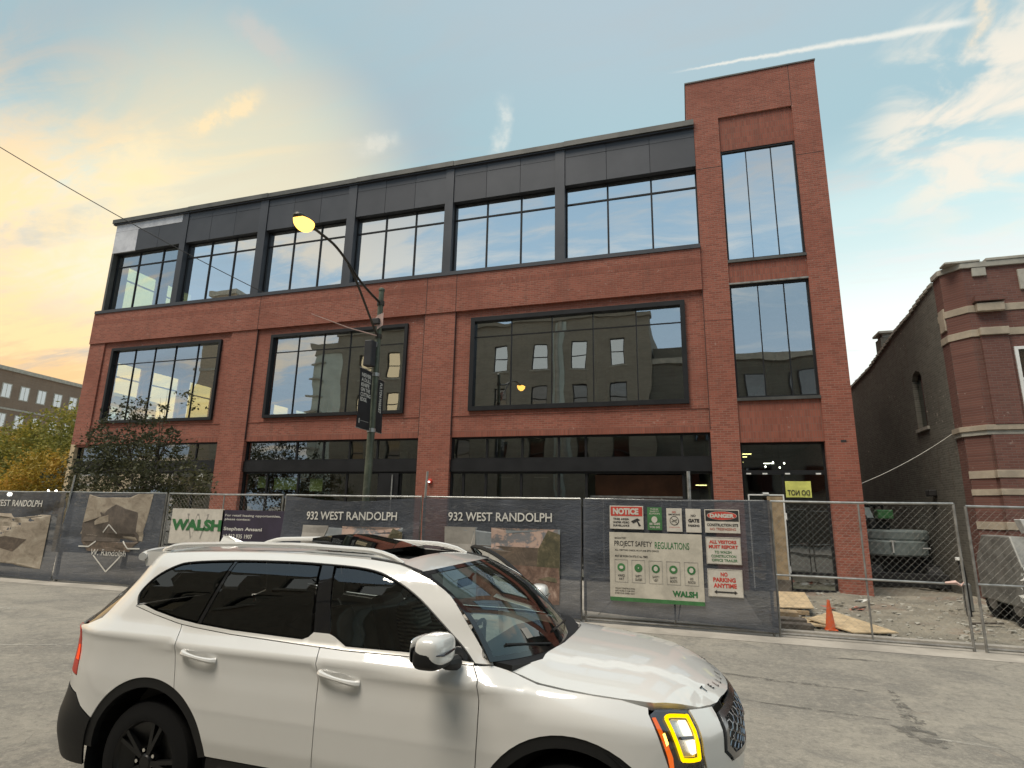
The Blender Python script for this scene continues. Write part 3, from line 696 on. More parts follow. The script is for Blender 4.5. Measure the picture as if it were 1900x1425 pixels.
# lit work lamps inside the shell (they show through the glass)
def lamp_in(lab, x0, x1, y, z, mat='work_light'):
    o = thing('work_lamp', lab, 'lamp', ((x0 + x1) / 2, y, z), 'lit work lamps inside the brick building')
    bx('casing', M['white_paint'], o, x0, x1, y, y + .1, z + .021, z + .05); bx('tube', M[mat], o, x0 + .01, x1 - .01, y + .01, y + .09, z, z + .02)
lamp_in('broad yellow lit ceiling lamp just inside the tower entrance', 1.62, 2.0, 20.6, 4.1, 'shop_light'); lamp_in('second yellow ceiling lamp in the row inside the tower entrance', 1.62, 1.95, 21.6, 4.1, 'shop_light'); lamp_in('third and smallest yellow ceiling lamp in the row inside the tower entrance', 1.7, 1.95, 23.2, 4.05, 'shop_light'); lamp_in('white lit lamp below the bare bulbs in the tower lobby', 2.5, 2.85, 22.0, 3.9)
lamp_in('yellow lit lamp behind the pane beside the silver pipe', .15, .5, 19.4, 3.0, 'shop_light'); lamp_in('white lit lamp inside the west shop behind the street tree', -23.2, -22.9, 23.0, 3.9)
lamp_in('white lit lamp inside the middle shop', -13.9, -13.5, 22.5, 3.7)
for i, (x, z) in enumerate(((2.5, 3.75), (2.75, 3.9), (2.95, 3.72), (3.1, 3.86))):
    o = thing('bare_bulb', 'tiny bare bulb hanging in the tower lobby', 'bulb', (x, 21.5, z), 'bare bulbs in the tower lobby')
    MB().lathe([(0, -.03), (.02, -.02), (.03, 0), (.02, .025), (.008, .04), (0, .04)], (x, 21.5, z), 'z', 10).build('glass', M['work_light'], o, smooth=True)
    MB().tube([(x, 21.5, z + .035), (x, 21.5, 4.6)], .004, 5).build('flex', M['cable'], o)
# paper notices stuck on the glass; olive panels paint the lit rear windows behind
def paper(name, label, mat, x0, x1, z0, z1, y, cat='notice', txt=None, mirror=False):
    o = MB(); n = 6
    vs = []; 
    for j in range(2):
        for i in range(n + 1):
            u = i / n; vs.append((x0 + (x1 - x0) * u, y - .006 * math.sin(u * 5), (z0, z1)[j] - .02 * u * (1 - u) * (1 if j else -1)))
    fs = [(i, i + 1, n + 2 + i, n + 1 + i) for i in range(n)]
    m = o.add(vs, fs).build(name, M[mat]); tag(m, label, cat)
    if txt:
        v, f = text_fit(txt, (x1 - x0) * .86, (z1 - z0) * .34, .02)
        w = (x1 - x0) * .86
        q = [((x0 + (x1 - x0) * .07 + (w - a if mirror else a)), y - .013, z0 + (z1 - z0) * .12 + b) for a, b in v]
        MB().add(q, f).build('lettering', M['sign_black'], m)
    return m
paper('pane_sheet', 'yellow paper notice with back to front lettering on the tower door glass', 'paper_yellow', 2.60, 3.27, 2.62, 3.08, YF + .185, txt='DO NOT', mirror=True)
paper('pane_sheet', 'small white sheet taped to the west shop window', 'print_white', -18.72, -18.45, 3.02, 3.34, YF + .15)
for i, (x0, x1) in enumerate(((-15.9, -15.45), (-15.15, -14.0), (-13.55, -13.0))):
    paper('pane_sheet', ['narrow olive sheet nearest the west edge of the middle shop window', 'wide olive sheet in the middle shop window', 'narrow olive sheet east of the wide one in the middle shop window'][i], 'rear_window_olive', x0, x1, 2.75 - .05 * i, 3.2 - .04 * i, YF + .30)
# ================================================================ the neighbouring old building on the right
NB = thing('corner_building', 'old red brick house with pale stone bands, chamfered corner and soot grey side wall', 'building', (8, 18.4, 0))
plan = [(7.20, 18.42), (7.58, 18.0), (16, 18.0), (16, 18.9), (7.20, 18.9)]
def grow(pl, e): return [(pl[0][0] - e, pl[0][1]), (pl[1][0] - e * .6, pl[1][1] - e), (pl[2][0], pl[2][1] - e), pl[3], (pl[4][0] - e, pl[4][1])]
MB().prism(plan, 0, 9.0, 'z').build('front_wall', M['old_brick'], NB)
for z0, z1, e, m in ((9.0, 9.16, .06, 'stone_grey'), (7.70, 7.90, .025, 'stone'), (7.0, 7.2, .03, 'stone'), (4.30, 4.42, .05, 'stone_grey'), (4.42, 4.56, .09, 'stone')):
    MB().prism(grow(plan, e), z0, z1, 'z').build('stone_band', M[m], NB, bevel=.008)
# pilaster beside the corner, with its own blocks
bx('pilaster', M['old_brick'], NB, 7.62, 8.30, 17.86, 18.0, 0, 4.28); bx('pilaster', M['old_brick'], NB, 7.74, 8.36, 17.90, 18.0, 4.57, 6.99)
for z0, z1, x0, x1, m in ((7.0, 7.21, 7.72, 8.38, 'stone'), (7.68, 7.91, 7.74, 8.37, 'stone'), (3.17, 3.37, 7.58, 8.34, 'stone'), (2.73, 2.89, 7.60, 8.34, 'stone'), (1.86, 2.06, 7.60, 8.34, 'stone'), (1.05, 1.25, 7.60, 8.34, 'stone_grey')):
    bx('stone_block', M[m], NB, x0, x1, 17.84, 17.97, z0, z1, bevel=.012)
for z0, z1 in ((3.17, 3.37), (2.73, 2.89), (1.86, 2.06)): MB().prism([(7.175, 18.42), (7.56, 17.975), (7.62, 17.975), (7.62, 18.05), (7.25, 18.5)], z0, z1, 'z').build('stone_block', M['stone'], NB)
for x0, x1, z0, z1 in ((7.80, 8.13, 8.74, 8.99), (8.84, 9.2, 8.26, 8.84)): bx('stone_block', M['stone_grey'], NB, x0, x1, 17.95, 18.05, z0, z1, bevel=.012)
bx('stone_block', M['stone'], NB, 7.16, 7.30, 18.45, 18.80, 7.35, 8.0, bevel=.012)
bx('hood_mould', M['old_brick'], NB, 7.70, 8.40, 17.80, 18.0, 7.96, 8.06); bx('hood_mould', M['old_brick'], NB, 7.72, 8.38, 17.83, 18.0, 8.06, 8.12)
# gap in the coping
bx('coping_block', M['stone_grey'], NB, 7.18, 8.02, 17.92, 18.3, 9.16, 9.22, bevel=.01); bx('coping_block', M['stone_grey'], NB, 8.16, 16, 17.92, 18.3, 9.16, 9.24, bevel=.01)
f = MB().box(8.46, 8.54, 17.96, 18.02, 4.9, 6.66).box(8.54, 10.2, 17.96, 18.02, 6.58, 6.66).box(8.54, 10.2, 17.96, 18.02, 4.9, 4.98).box(8.54, 10.2, 17.965, 18.02, 5.74, 5.80).box(10.2, 10.28, 17.96, 18.02, 4.9, 6.66)
w = f.build('window', M['white_paint'], NB); bx('pane', M['glass_store'], w, 8.54, 10.2, 17.98, 17.99, 4.98, 6.58)
bx('shop_opening', M['machine_dark'], NB, 8.42, 10.4, 17.98, 18.01, .3, 3.9)
# soot grey side wall with its sloping, ragged top
side = [(18.9, 0), (40, 0), (40, 7.3), (29, 7.85), (25.6, 8.05), (24.9, 8.1), (24.2, 8.28), (22.6, 8.52), (21.0, 8.66), (19.8, 8.84), (18.9, 8.94)]
aw = [(20.72, 4.95), (21.55, 4.93), (21.55, 6.55), (21.40, 6.74), (21.14, 6.82), (20.88, 6.74), (20.72, 6.55)]
# wall pieces round the arched opening
MB().prism([(18.9, 0), (20.72, 0), (20.72, 8.70), (19.8, 8.84), (18.9, 8.94)], 7.2, 7.5, 'x').build('side_wall', M['grey_brick'], NB)
MB().prism([(20.72, 0), (21.55, 0), (21.55, 4.93), (20.72, 4.95)], 7.2, 7.5, 'x').build('side_wall', M['grey_brick'], NB)
MB().prism([(20.72, 6.55), (20.88, 6.74), (21.14, 6.82), (21.40, 6.74), (21.55, 6.55), (21.55, 8.61), (20.72, 8.70)], 7.2, 7.5, 'x').build('side_wall', M['grey_brick'], NB)
MB().prism([(21.55, 0), (40, 0), (40, 7.3), (29, 7.85), (25.6, 8.05), (24.2, 8.28), (22.6, 8.52), (21.55, 8.61)], 7.2, 7.5, 'x').build('side_wall', M['grey_brick'], NB)
w = bx('arched_window', M['sign_black'], NB, 7.36, 7.42, 20.72, 21.55, 4.93, 6.83); bx('sill', M['stone_grey'], NB, 7.14, 7.36, 20.62, 21.62, 4.84, 4.94)
bx('pane', M['glass_store'], w, 7.33, 7.34, 20.74, 21.53, 4.96, 6.55)
r2 = random.Random(5)
for k in range(34):                                   # coping tiles along the sloping top
    y0 = 18.95 + .32 * k; z0 = np.interp(y0, [18.9, 19.8, 21.0, 22.6, 24.2, 25.6, 29], [8.94, 8.84, 8.66, 8.52, 8.28, 8.05, 7.85])
    bx('coping_tile', M['stone_grey'], NB, 7.15, 7.55, y0, y0 + .305, z0 - .02, z0 + .07 + r2.uniform(-.012, .02))
bx('roof', M['tar'], NB, 7.5, 16, 18.9, 40, 7.1, 7.2); bx('rear_wall', M['dark_brick'], NB, 7.5, 16, 39.7, 40, 0, 7.1); bx('east_wall', M['old_brick'], NB, 15.7, 16, 18.9, 39.7, 0, 7.1)
c = MB().box(7.22, 7.7, 24.1, 24.75, 8.0, 8.86).build('chimney', M['grey_brick'], NB); bx('chimney_cap', M['stone_grey'], c, 7.16, 7.76, 24.02, 24.85, 9.02, 9.10)
for yy in (24.15, 24.6): bx('chimney_leg', M['stone_grey'], c, 7.3, 7.6, yy, yy + .12, 8.86, 9.02)
bx('vent_hood', M['sign_black'], NB, 6.98, 7.2, 20.75, 21.05, 2.78, 2.98, bevel=.03)
p = [(4.52, 18.1, 3.02)] + [(4.52 + 2.66 * t, 18.1 + .98 * t, 3.02 + 1.45 * t - .35 * t * (1 - t)) for t in [k / 10 for k in range(1, 11)]]
tag(MB().tube(p, .009, 6).build('service_cable', M['cable_pale']), 'pale cable strung across the gap from the brick tower to the grey side wall', 'cable')

# ================================================================ far street on the left
FB = thing('loft_building', 'long brown brick loft building with pale windows beyond the yellow trees', 'building', (-110, 70, 0))
a, b = Vector((-102.5, 48, 0)), Vector((-108.5, 92, 0))
def on(t, z, d=0):
    p = a.lerp(b, t); n = Vector((b.y - a.y, -(b.x - a.x), 0)).normalized(); return Vector((p.x + n.x * d, p.y + n.y * d, z))
def quadbox(name, mat, t0, t1, z0, z1, d0, d1, par):
    vs = [on(t, z, d) for z in (z0, z1) for t, d in ((t0, d0), (t1, d0), (t1, d1), (t0, d1))]
    return MB().add(vs, [(0, 3, 2, 1), (4, 5, 6, 7), (0, 1, 5, 4), (1, 2, 6, 5), (2, 3, 7, 6), (3, 0, 4, 7)]).build(name, mat, par)
quadbox('wall', M['far_brick'], 0, 1, 0, 22.6, -10, 0, FB); quadbox('cornice', M['stone_grey'], -.005, 1.005, 22.6, 23.2, -10, .35, FB); quadbox('stone_band', M['stone_grey'], 0, 1, 16.4, 16.7, .0, .1, FB)
for r, (z0, z1) in enumerate(((18.2, 20.6), (13.4, 15.8), (8.6, 11.0), (3.8, 6.2))):
    for k in range(15):
        t = .02 + k * .066
        w = quadbox('window', M['stone_grey'], t, t + .036, z0, z1, .0, .05, FB); quadbox('pane', M['far_window'], t + .004, t + .017, z0 + .15, z1 - .15, .051, .06, w); quadbox('pane', M['far_window'], t + .019, t + .032, z0 + .15, z1 - .15, .051, .06, w)
PB = thing('corner_block', 'low pale brick block half hidden by the yellow trees', 'building', (-62, 66, 0))
bx('wall', M['stone'], PB, -74, -52, 66, 76, 0, 9); bx('cornice', M['stone_grey'], PB, -74.2, -51.8, 65.8, 76.2, 9, 9.5)
for k in range(7):
    w = bx('window', M['window_white'], PB, -73 + 3 * k, -71.4 + 3 * k, 65.93, 65.99, 5, 7.4); bx('pane', M['far_window'], w, -72.9 + 3 * k, -71.5 + 3 * k, 65.9, 65.92, 5.1, 7.3)

# ================================================================ trees
def tree(name, label, base, height, blobs, nleaf, leaf, mat, trunk_r, seed, limbs=None, group=None, bare=0):
    """blobs: (centre offset, radii) filled with leaf faces; limbs reach into every blob"""
    r = random.Random(seed); bx_, by_, bz_ = base
    t = thing(name, label, 'tree', base, group)
    tr = MB(); fork = Vector((bx_ + r.uniform(-.1, .1), by_, bz_ + height * .36))
    tr.tube([base, (bx_ + .03, by_ + .02, bz_ + height * .18), fork], [trunk_r, trunk_r * .85, trunk_r * .7], 10)
    for (o, rad) in blobs:
        c = Vector(base) + Vector(o); mid = fork.lerp(c, .5) + Vector((r.uniform(-.3, .3) * rad[0], r.uniform(-.3, .3) * rad[0], .1))
        tr.tube([fork - Vector((0, 0, .1)), mid, c], [trunk_r * .5, trunk_r * .3, trunk_r * .1], 7)
        for k in range(5):
            e = c + Vector((r.uniform(-1, 1) * rad[0], r.uniform(-1, 1) * rad[1], r.uniform(-.4, 1) * rad[2])) * .85
            tr.tube([mid, mid.lerp(e, .55) + Vector((0, 0, .06 * rad[2])), e], [trunk_r * .22, trunk_r * .12, trunk_r * .03], 5)
    tr.build('trunk', M['bark'], t, smooth=True)
    # clusters of leaves: uneven outline, gaps, light and dark clumps
    vol = [rad[0] * rad[1] * rad[2] for o, rad in blobs]; tot = sum(vol); vs = []; fs = []
    for (o, rad), v in zip(blobs, vol):
        c = Vector(base) + Vector(o); n = int(nleaf * v / tot); ncl = max(6, n // 42)
        for q in range(ncl):
            while True:
                d = Vector((r.uniform(-1, 1), r.uniform(-1, 1), r.uniform(-1, 1)))
                if .25 < d.length < 1: break
            d *= (.55 + .5 * r.random()) / max(.55, d.length) * d.length ** .3 if d.length < .6 else 1
            cc = c + Vector((d.x * rad[0], d.y * rad[1], d.z * rad[2])); cr = (.14 + .16 * r.random()) * (rad[0] + rad[2]) * .5
            for k in range(n // ncl):
                p = cc + Vector((r.gauss(0, 1), r.gauss(0, 1), r.gauss(0, .75))) * cr * .62
                s = leaf * r.uniform(.6, 1.25); a = Vector((r.gauss(0, 1), r.gauss(0, 1), r.gauss(0, .6))).normalized(); b2 = a.orthogonal().normalized()
                b2 = (b2 * math.cos(r.random() * 6.3) + a.cross(b2) * math.sin(r.random() * 6.3))
                i = len(vs); vs += [p - a * s * .5, p + b2 * s * .28 , p + a * s * .5, p - b2 * s * .28]; fs.append((i, i + 1, i + 2, i + 3))
    cm = MB(); cm.v = [tuple(v) for v in vs]; cm.f = fs
    me = bpy.data.meshes.new('crown'); off = Vector(base); me.from_pydata([(x - off.x, y - off.y, z - off.z) for x, y, z in cm.v], [], cm.f)
    o = bpy.data.objects.new('crown', me); COL.objects.link(o); o.parent = t; me.materials.append(M[mat]); return t
tree('street_tree', 'small dark green street tree standing on the pavement before the west bay', (-17.2, 14.3, .07), 5.6,
     [((-.1, 0, 3.1), (2.3, 1.6, 1.1)), ((-1.4, .2, 4.6), (1.15, .95, 1.15)), ((-.2, .1, 4.2), (1.1, .9, .9)), ((1.25, 0, 4.5), (.55, .5, 1.45)), ((1.5, .2, 2.7), (1.4, 1.0, .9)), ((-1.9, 0, 2.9), (1.2, 1.0, 1.1)), ((.2, 0, 2.2), (2.2, 1.2, .7))],
     10000, .12, 'leaf_dark', .075, 11)
A = 'autumn trees along the far street'
tree('autumn_tree', 'golden yellow autumn tree just beyond the west corner', (-36.5, 27.5, 0), 8, [((0, 0, 5.2), (3.4, 3, 2.3)), ((-2.6, 0, 4.0), (2.6, 2.4, 2.0)), ((2.2, -.5, 4.0), (2.2, 2, 1.8)), ((0, 0, 2.6), (3.2, 2.5, 1.3))], 15000, .24, 'leaf_olive', .2, 21, group=A)
tree('autumn_tree', 'orange leaved low tree beside the west end of the fence', (-32.5, 22.2, 0), 5.4, [((0, 0, 3.2), (2.4, 2, 1.6)), ((-2.2, .3, 2.4), (1.9, 1.8, 1.3)), ((1.5, -.3, 2.4), (1.6, 1.4, 1.2))], 12000, .19, 'leaf_autumn', .14, 22, group=A)
tree('autumn_tree', 'tall mixed green and amber tree behind the golden one', (-50, 34, 0), 10.5, [((0, 0, 7), (4.2, 3.5, 3.0)), ((3.5, 0, 5.2), (3.0, 2.8, 2.4)), ((-3.8, 0, 5.5), (3.4, 3, 2.6)), ((0, 0, 3.2), (4.5, 3.4, 1.8))], 15000, .32, 'leaf_olive', .26, 23, group=A)
tree('autumn_tree', 'rust coloured tree farthest along the street towards the loft building', (-62, 38, 0), 10, [((0, 0, 6.4), (4.2, 3.5, 3.0)), ((-3.8, 0, 5), (3.2, 3, 2.4)), ((3, 0, 4.4), (3.2, 3, 2.2))], 12000, .34, 'leaf_autumn', .26, 24, group=A)

# ================================================================ the side of the street behind the photographer (mirrored in the windows)
OPP = len(list(COL.objects))
OB = thing('warehouse', 'dark brown brick warehouse across the street, mirrored in the second floor windows', 'building', (-15, -6, 0))
YO = -4.0
rowsz = [(5.2, 7.3), (9.3, 11.3), (12.55, 14.6)]; wx = [-26.2, -23.2, -20.2, -17.0, -14.1, -11.1, -7.9, -5.1]
cols = sorted(wx); edges = [-28.0] + [q for x in cols for q in (x, x + 1.12)] + [-2.4]
for i in range(0, len(edges), 2): bx('wall_pier', M['dark_brick'], OB, edges[i], edges[i + 1], YO - 1, YO, 4.0, 14.6)
zz = [4.0] + [q for r in rowsz for q in r] + [14.6]
for i in range(1, len(edges) - 1, 2):
    for j in range(0, len(zz) - 1, 2): 
        if zz[j + 1] - zz[j] > .01: bx('wall_spandrel', M['dark_brick'], OB, edges[i], edges[i + 1], YO - 1, YO, zz[j], zz[j + 1])
bx('parapet', M['dark_brick'], OB, -28.0, -2.4, YO - 1, YO, 14.6, 16.3); bx('cornice', M['dark_brick'], OB, -28.1, -2.3, YO - 1, YO + .18, 16.3, 16.6)
for x0, x1, h in ((-21, -17, .5), (-9.8, -4.6, .75), (-28, -26, .4)): bx('parapet_step', M['dark_brick'], OB, x0, x1, YO - .6, YO, 16.6, 16.6 + h)
bx('ground_storey', M['dark_brick'], OB, -28.0, -2.4, YO - 1, YO, 0, 4.0); bx('body', M['dark_brick'], OB, -28.0, -2.4, YO - 18, YO - 1.01, 0, 16)
MB().tube([(-9.0, YO + .12, .2), (-9.0, YO + .12, 16.2)], .18, 10).build('downpipe', M['stone_grey'], OB, smooth=True)
bx('white_pilaster', M['pale_tower'], OB, -9.35, -8.5, YO, YO + .06, .2, 16.2)
for i, x in enumerate(wx):
    for r, (z0, z1) in enumerate(rowsz):
        lit = r == 2 or (r == 1 and i in (0, 1))  # glowing panes; in the top row the glow imitates mirrored sky
        m = {2: 'window_sky_glow', 1: 'window_warm_glow'}.get(r) if lit else 'glass_opposite'
        if r == 2 and i < 2: m = 'window_warm_glow'
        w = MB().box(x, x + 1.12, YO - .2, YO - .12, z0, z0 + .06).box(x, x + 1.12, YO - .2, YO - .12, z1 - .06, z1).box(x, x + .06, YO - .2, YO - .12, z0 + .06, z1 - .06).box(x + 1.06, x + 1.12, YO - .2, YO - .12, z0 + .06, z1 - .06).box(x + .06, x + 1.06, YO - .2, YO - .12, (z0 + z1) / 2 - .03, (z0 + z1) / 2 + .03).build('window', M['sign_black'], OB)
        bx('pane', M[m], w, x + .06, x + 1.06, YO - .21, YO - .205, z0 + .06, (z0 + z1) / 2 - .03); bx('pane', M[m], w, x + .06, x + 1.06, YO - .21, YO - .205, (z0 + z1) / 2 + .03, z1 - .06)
        bx('sill', M['stone_grey'], OB, x - .15, x + 1.27, YO - .1, YO + .06, z0 - .14, z0 - .02)
OC = thing('annexe', 'lower grey brick annexe beside the dark warehouse across the street', 'building', (6, -6, 0))
bx('wall', M['grey_brick'], OC, -2.38, 26, YO - 16, YO - .3, 0, 12.9); bx('cornice', M['stone_grey'], OC, -2.38, 26.1, YO - .3, YO - .1, 12.5, 12.9); bx('stair_head', M['grey_brick'], OC, -2.3, .4, YO - 3, YO - .4, 12.9, 13.7)
for k in range(7):
    for z0 in (3.6, 7.0, 9.7): w = bx('window', M['sign_black'], OC, .2 + 3.4 * k, 1.7 + 3.4 * k, YO - .28, YO - .2, z0, z0 + 1.9); bx('pane', M['glass_opposite'], w, .28 + 3.4 * k, 1.62 + 3.4 * k, YO - .19, YO - .18, z0 + .08, z0 + 1.82)
# the far side stands seven metres behind the photographer
for o in list(COL.objects)[OPP:]:
    if o.type == 'MESH':
        for v in o.data.vertices:
            w_ = v.co + WLOC[o.name]; v.co = Vector((w_.x * 1.074, w_.y - 3.0, EYE + (w_.z - EYE) * 1.074 if w_.z > .5 else w_.z)) - WLOC[o.name]
OT = thing('apartment_tower', 'pale apartment tower several streets away, mirrored in the middle window', 'building', (-76, -80, 0))
bx('shaft', M['pale_tower'], OT, -81, -70, -80, -70, 0, 36)
for k in range(9): bx('balcony_slab', M['stone_grey'], OT, -81.5, -78.5, -70, -69, 4 + 3.7 * k, 4.35 + 3.7 * k)
bx('cap', M['dark_brick'], OT, -81.5, -69.5, -80, -69.6, 36, 38)
OL = thing('cream_block', 'cream block far to the south west, mirrored in the west window', 'building', (-107, -70, 0))
bx('wall', M['stone'], OL, -106, -99, -68, -62, 0, 50); bx('cornice', M['stone_grey'], OL, -106.3, -98.7, -68, -61.5, 50, 51)
for k in range(6): bx('stone_band', M['stone_grey'], OL, -106.2, -98.8, -62, -61.8, 8 + 8 * k, 8.6 + 8 * k)
tree('street_tree', 'tree on the opposite pavement, mirrored in the middle shop windows', (-37, -4.5, .12), 8, [((0, 0, 5.6), (2.6, 2.4, 2.2)), ((-1.8, 0, 4.4), (1.8, 1.8, 1.6)), ((1.8, .2, 4.2), (1.8, 1.7, 1.5))], 5000, .2, 'leaf_dark', .16, 41)
# ================================================================ construction fence
def ray(px, py): return _f * 1055 + _r * (px - 950) + _u * (712.5 - py)
def at_y(px, py, Y):
    d = ray(px, py); t = Y / d.y; return d.x * t, d.z * t + EYE
FY, FZ = 11.70, 2.35
def fence_panel(label, x0, x1, mesh=True, zt=FZ, midrail=True, midpost=True, rust=False):
    t = thing('mesh_fence', label, 'fence', ((x0 + x1) / 2, FY, .004), 'temporary fence panels along the kerb')
    pm = M['galv_dull']
    for x in (x0 + .025, x1 - .025): MB().tube([(x, FY, .004), (x, FY, zt)], .022, 8).build('post', pm, t, smooth=True)
    if midpost: MB().tube([((x0 + x1) / 2, FY, .06), ((x0 + x1) / 2, FY, zt - .02)], .016, 8).build('post', pm, t, smooth=True)
    s = .006 * rnd.uniform(-1, 1)
    MB().tube([(x0 + .025, FY, zt), ((x0 + x1) / 2, FY, zt - .012 + s), (x1 - .025, FY, zt)], .02, 8).build('rail', M['galv'], t, smooth=True)
    MB().tube([(x0 + .04, FY, .06), (x1 - .04, FY, .06)], .02, 8).build('rail', pm, t, smooth=True)
    if midrail: MB().tube([(x0 + .03, FY - .012, 1.05), (x1 - .03, FY - .012, 1.04)], .018, 8).build('rail', M['galv'], t, smooth=True)
    if mesh:
        m = MB(); sp = .112; r = .0010; a0, a1, b0, b1 = x0 + .045, x1 - .045, .08, zt - .02; w, h = a1 - a0, b1 - b0
        for sg in (1, -1):
            k = -h
            while k < w:
                u0, u1 = max(0, k), min(w, k + h)
                if u1 - u0 > .02:
                    z0, z1 = (u0 - k, u1 - k) if sg > 0 else (h - (u0 - k), h - (u1 - k))
                    m.tube([(a0 + u0, FY + sg * .003, b0 + z0), (a0 + u1, FY + sg * .003, b0 + z1)], r, 4, cap=False)
                k += sp
        m.build('chain_link_mesh', M['wire'], t, kind='stuff')
    return t
FX = [-19.95, -16.37, -12.93, -9.33, -5.67, -2.11, 1.34]
FL = ['fence panel carrying the sepia photograph banner', 'fence panel carrying the banner with the white diamond', 'open mesh fence panel carrying the white and plum company signs', 'fence panel behind the sagging grey banner', 'fence panel behind the taut grey banner with pink trees', 'fence panel carrying the navy sheet of safety signs']
for i in range(6): fence_panel(FL[i], FX[i] + .02, FX[i + 1] - .02, mesh=(i == 2), midrail=False, midpost=(i in (2, 5)))
fence_panel('see through chain link gate panel with an orange tape on its rail', 1.37, 4.29)
fence_panel('chain link panel in front of the old brick house', 4.41, 7.9, zt=2.31)
tag(MB().tube([(3.98, FY - .02, 1.05), (4.12, FY - .045, 1.07), (4.2, FY - .03, 1.02), (4.24, FY - .05, 1.08)], [.02, .035, .02, .008], 6).build('marker_tape', M['pink_tape']), 'knotted orange marker tape on the gate rail', 'tape')
for x, z1, lb in ((-16.33, 2.81, 'tall bent galvanised pole beside the diamond banner'), (-5.62, 2.90, 'tall crooked galvanised pole between the two lettered grey banners')):
    tag(MB().tube([(x - .01, FY - .05, .004), (x, FY - .05, 1.2), (x + .01, FY - .06, 2.2), (x + .04, FY - .05, z1)], .025, 8).build('fence_pole', M['galv'], smooth=True), lb, 'pole')

# ---------------------------------------------------------------- banners
def wrinkle(seed, amp, sag=0.0):
    r = random.Random(seed); ks = [(r.uniform(.8, 2.6), r.uniform(-2.2, 2.2), r.uniform(0, 6.3), r.uniform(.4, 1)) for _ in range(7)]
    cr = [(r.uniform(0, 3.14), r.uniform(-20, 5), r.uniform(.05, .16), r.uniform(.3, 1) * r.choice((-1, 1))) for _ in range(9)]
    xs0 = FX[0] + 3.5 * r.random()
    def f(x, z):
        v = sum(a * math.sin(kx * x + kz * z + ph) for kx, kz, ph, a in ks) * .35
        for th, c0, w, a in cr: v += .55 * a * math.exp(-(((x * math.cos(th) + (z - 1.2) * math.sin(th) - c0 * math.cos(th)) / w) ** 2))
        return FY - .075 + amp * max(-.55, min(.45, v))
    return f
def cloth(name, mat, x0, x1, z0, z1, wf, parent=None, off=0.0, nx=44, nz=24, sag=0.0, lift=0.0, z1r=None, z0r=None, thick=True):
    vs = []; fs = []
    for j in range(nz + 1):
        for i in range(nx + 1):
            u, v = i / nx, j / nz; x = x0 + (x1 - x0) * u
            top = z1 + ((z1r - z1) * u if z1r is not None else 0) - sag * math.sin(math.pi * u) ** 1.5; top -= .012 * abs(math.sin(math.pi * 5 * u)) ** .7; bot = z0 + ((z0r - z0) * u if z0r is not None else 0) + lift * math.sin(3 * u + 1) + .010 * math.sin(9 * u + 2)
            z = bot + (top - bot) * v; vs.append((x, wf(x, z) - off, z))
    for j in range(nz):
        for i in range(nx): k = j * (nx + 1) + i; fs.append((k, k + 1, k + nx + 2, k + nx + 1))
    return MB().add(vs, fs).build(name, M[mat], parent, smooth=True)
def decal_poly(name, mat, poly, wf, parent, off):
    """flat print of any outline, laid on the cloth"""
    n = len(poly); vt = [Vector(p) for p in poly]; xs = [p[0] for p in poly]; zs = [p[1] for p in poly]
    gx = np.arange(min(xs), max(xs), .12); gz = np.arange(min(zs), max(zs), .12)
    pts = vt + [Vector((float(a), float(b))) for a in gx for b in gz]
    res = geometry.delaunay_2d_cdt(pts, [(i, (i + 1) % n) for i in range(n)], [list(range(n))], 1, 1e-5)
    return MB().add([(v.x, wf(v.x, v.y) - off, v.y) for v in res[0]], [tuple(f) for f in res[2]]).build(name, M[mat], parent)
def decal_text(txt, x0, x1, z0, z1, wf, parent, off, mat, bold=.012, z0r=None, shear=0.0, spacing=1.0, linesp=1.0, name='lettering'):
    v, f = text_fit(txt, x1 - x0, z1 - z0, bold, spacing, shear, linesp)
    q = []
    for a, b in v:
        x = x0 + a; z = z0 + b + ((z0r - z0) * a / (x1 - x0) if z0r is not None else 0); q.append((x, wf(x, z) - off, z))
    out = None
    for vv, ff in words(q, f, (z1 - z0) * .33): out = MB().add(vv, ff).build(name, M[mat], parent)
    return out
def words(q, f, gap):
    'split lettering at the word spaces'
    par = list(range(len(q)))
    def fd(i):
        while par[i] != i: par[i] = par[par[i]]; i = par[i]
        return i
    for t in f:
        for k in t[1:]: par[fd(k)] = fd(t[0])
    grp = {}
    for t in f: grp.setdefault(fd(t[0]), []).append(t)
    L = sorted(((min(q[k][0] for t in g for k in t), max(q[k][0] for t in g for k in t), g) for g in grp.values()), key=lambda e: e[0])
    res = []; hi = None
    for a, b, g in L:
        if hi is None or a - hi > gap: res.append([])
        res[-1] += g; hi = b if hi is None else max(hi, b)
    for g in res:
        ids = sorted({k for t in g for k in t}); m = {k: i for i, k in enumerate(ids)}
        yield [q[k] for k in ids], [tuple(m[k] for k in t) for t in g]
def P(px, py): return at_y(px, py, FY - .06)
def stroke(name, mat, pts, w, wf, parent, off):
    m = MB()
    for a, b in zip(pts[:-1], pts[1:]):
        a, b = Vector(a), Vector(b); d = (b - a).normalized(); p = Vector((-d.y, d.x)) * w / 2; n = 6
        vs = [q for k in range(n + 1) for q in (a.lerp(b, k / n) + p, a.lerp(b, k / n) - p)]
        m.add([(v.x, wf(v.x, v.y) - off, v.y) for v in vs], [(2 * k, 2 * k + 1, 2 * k + 3, 2 * k + 2) for k in range(n)])
    return m.build(name, M[mat], parent)

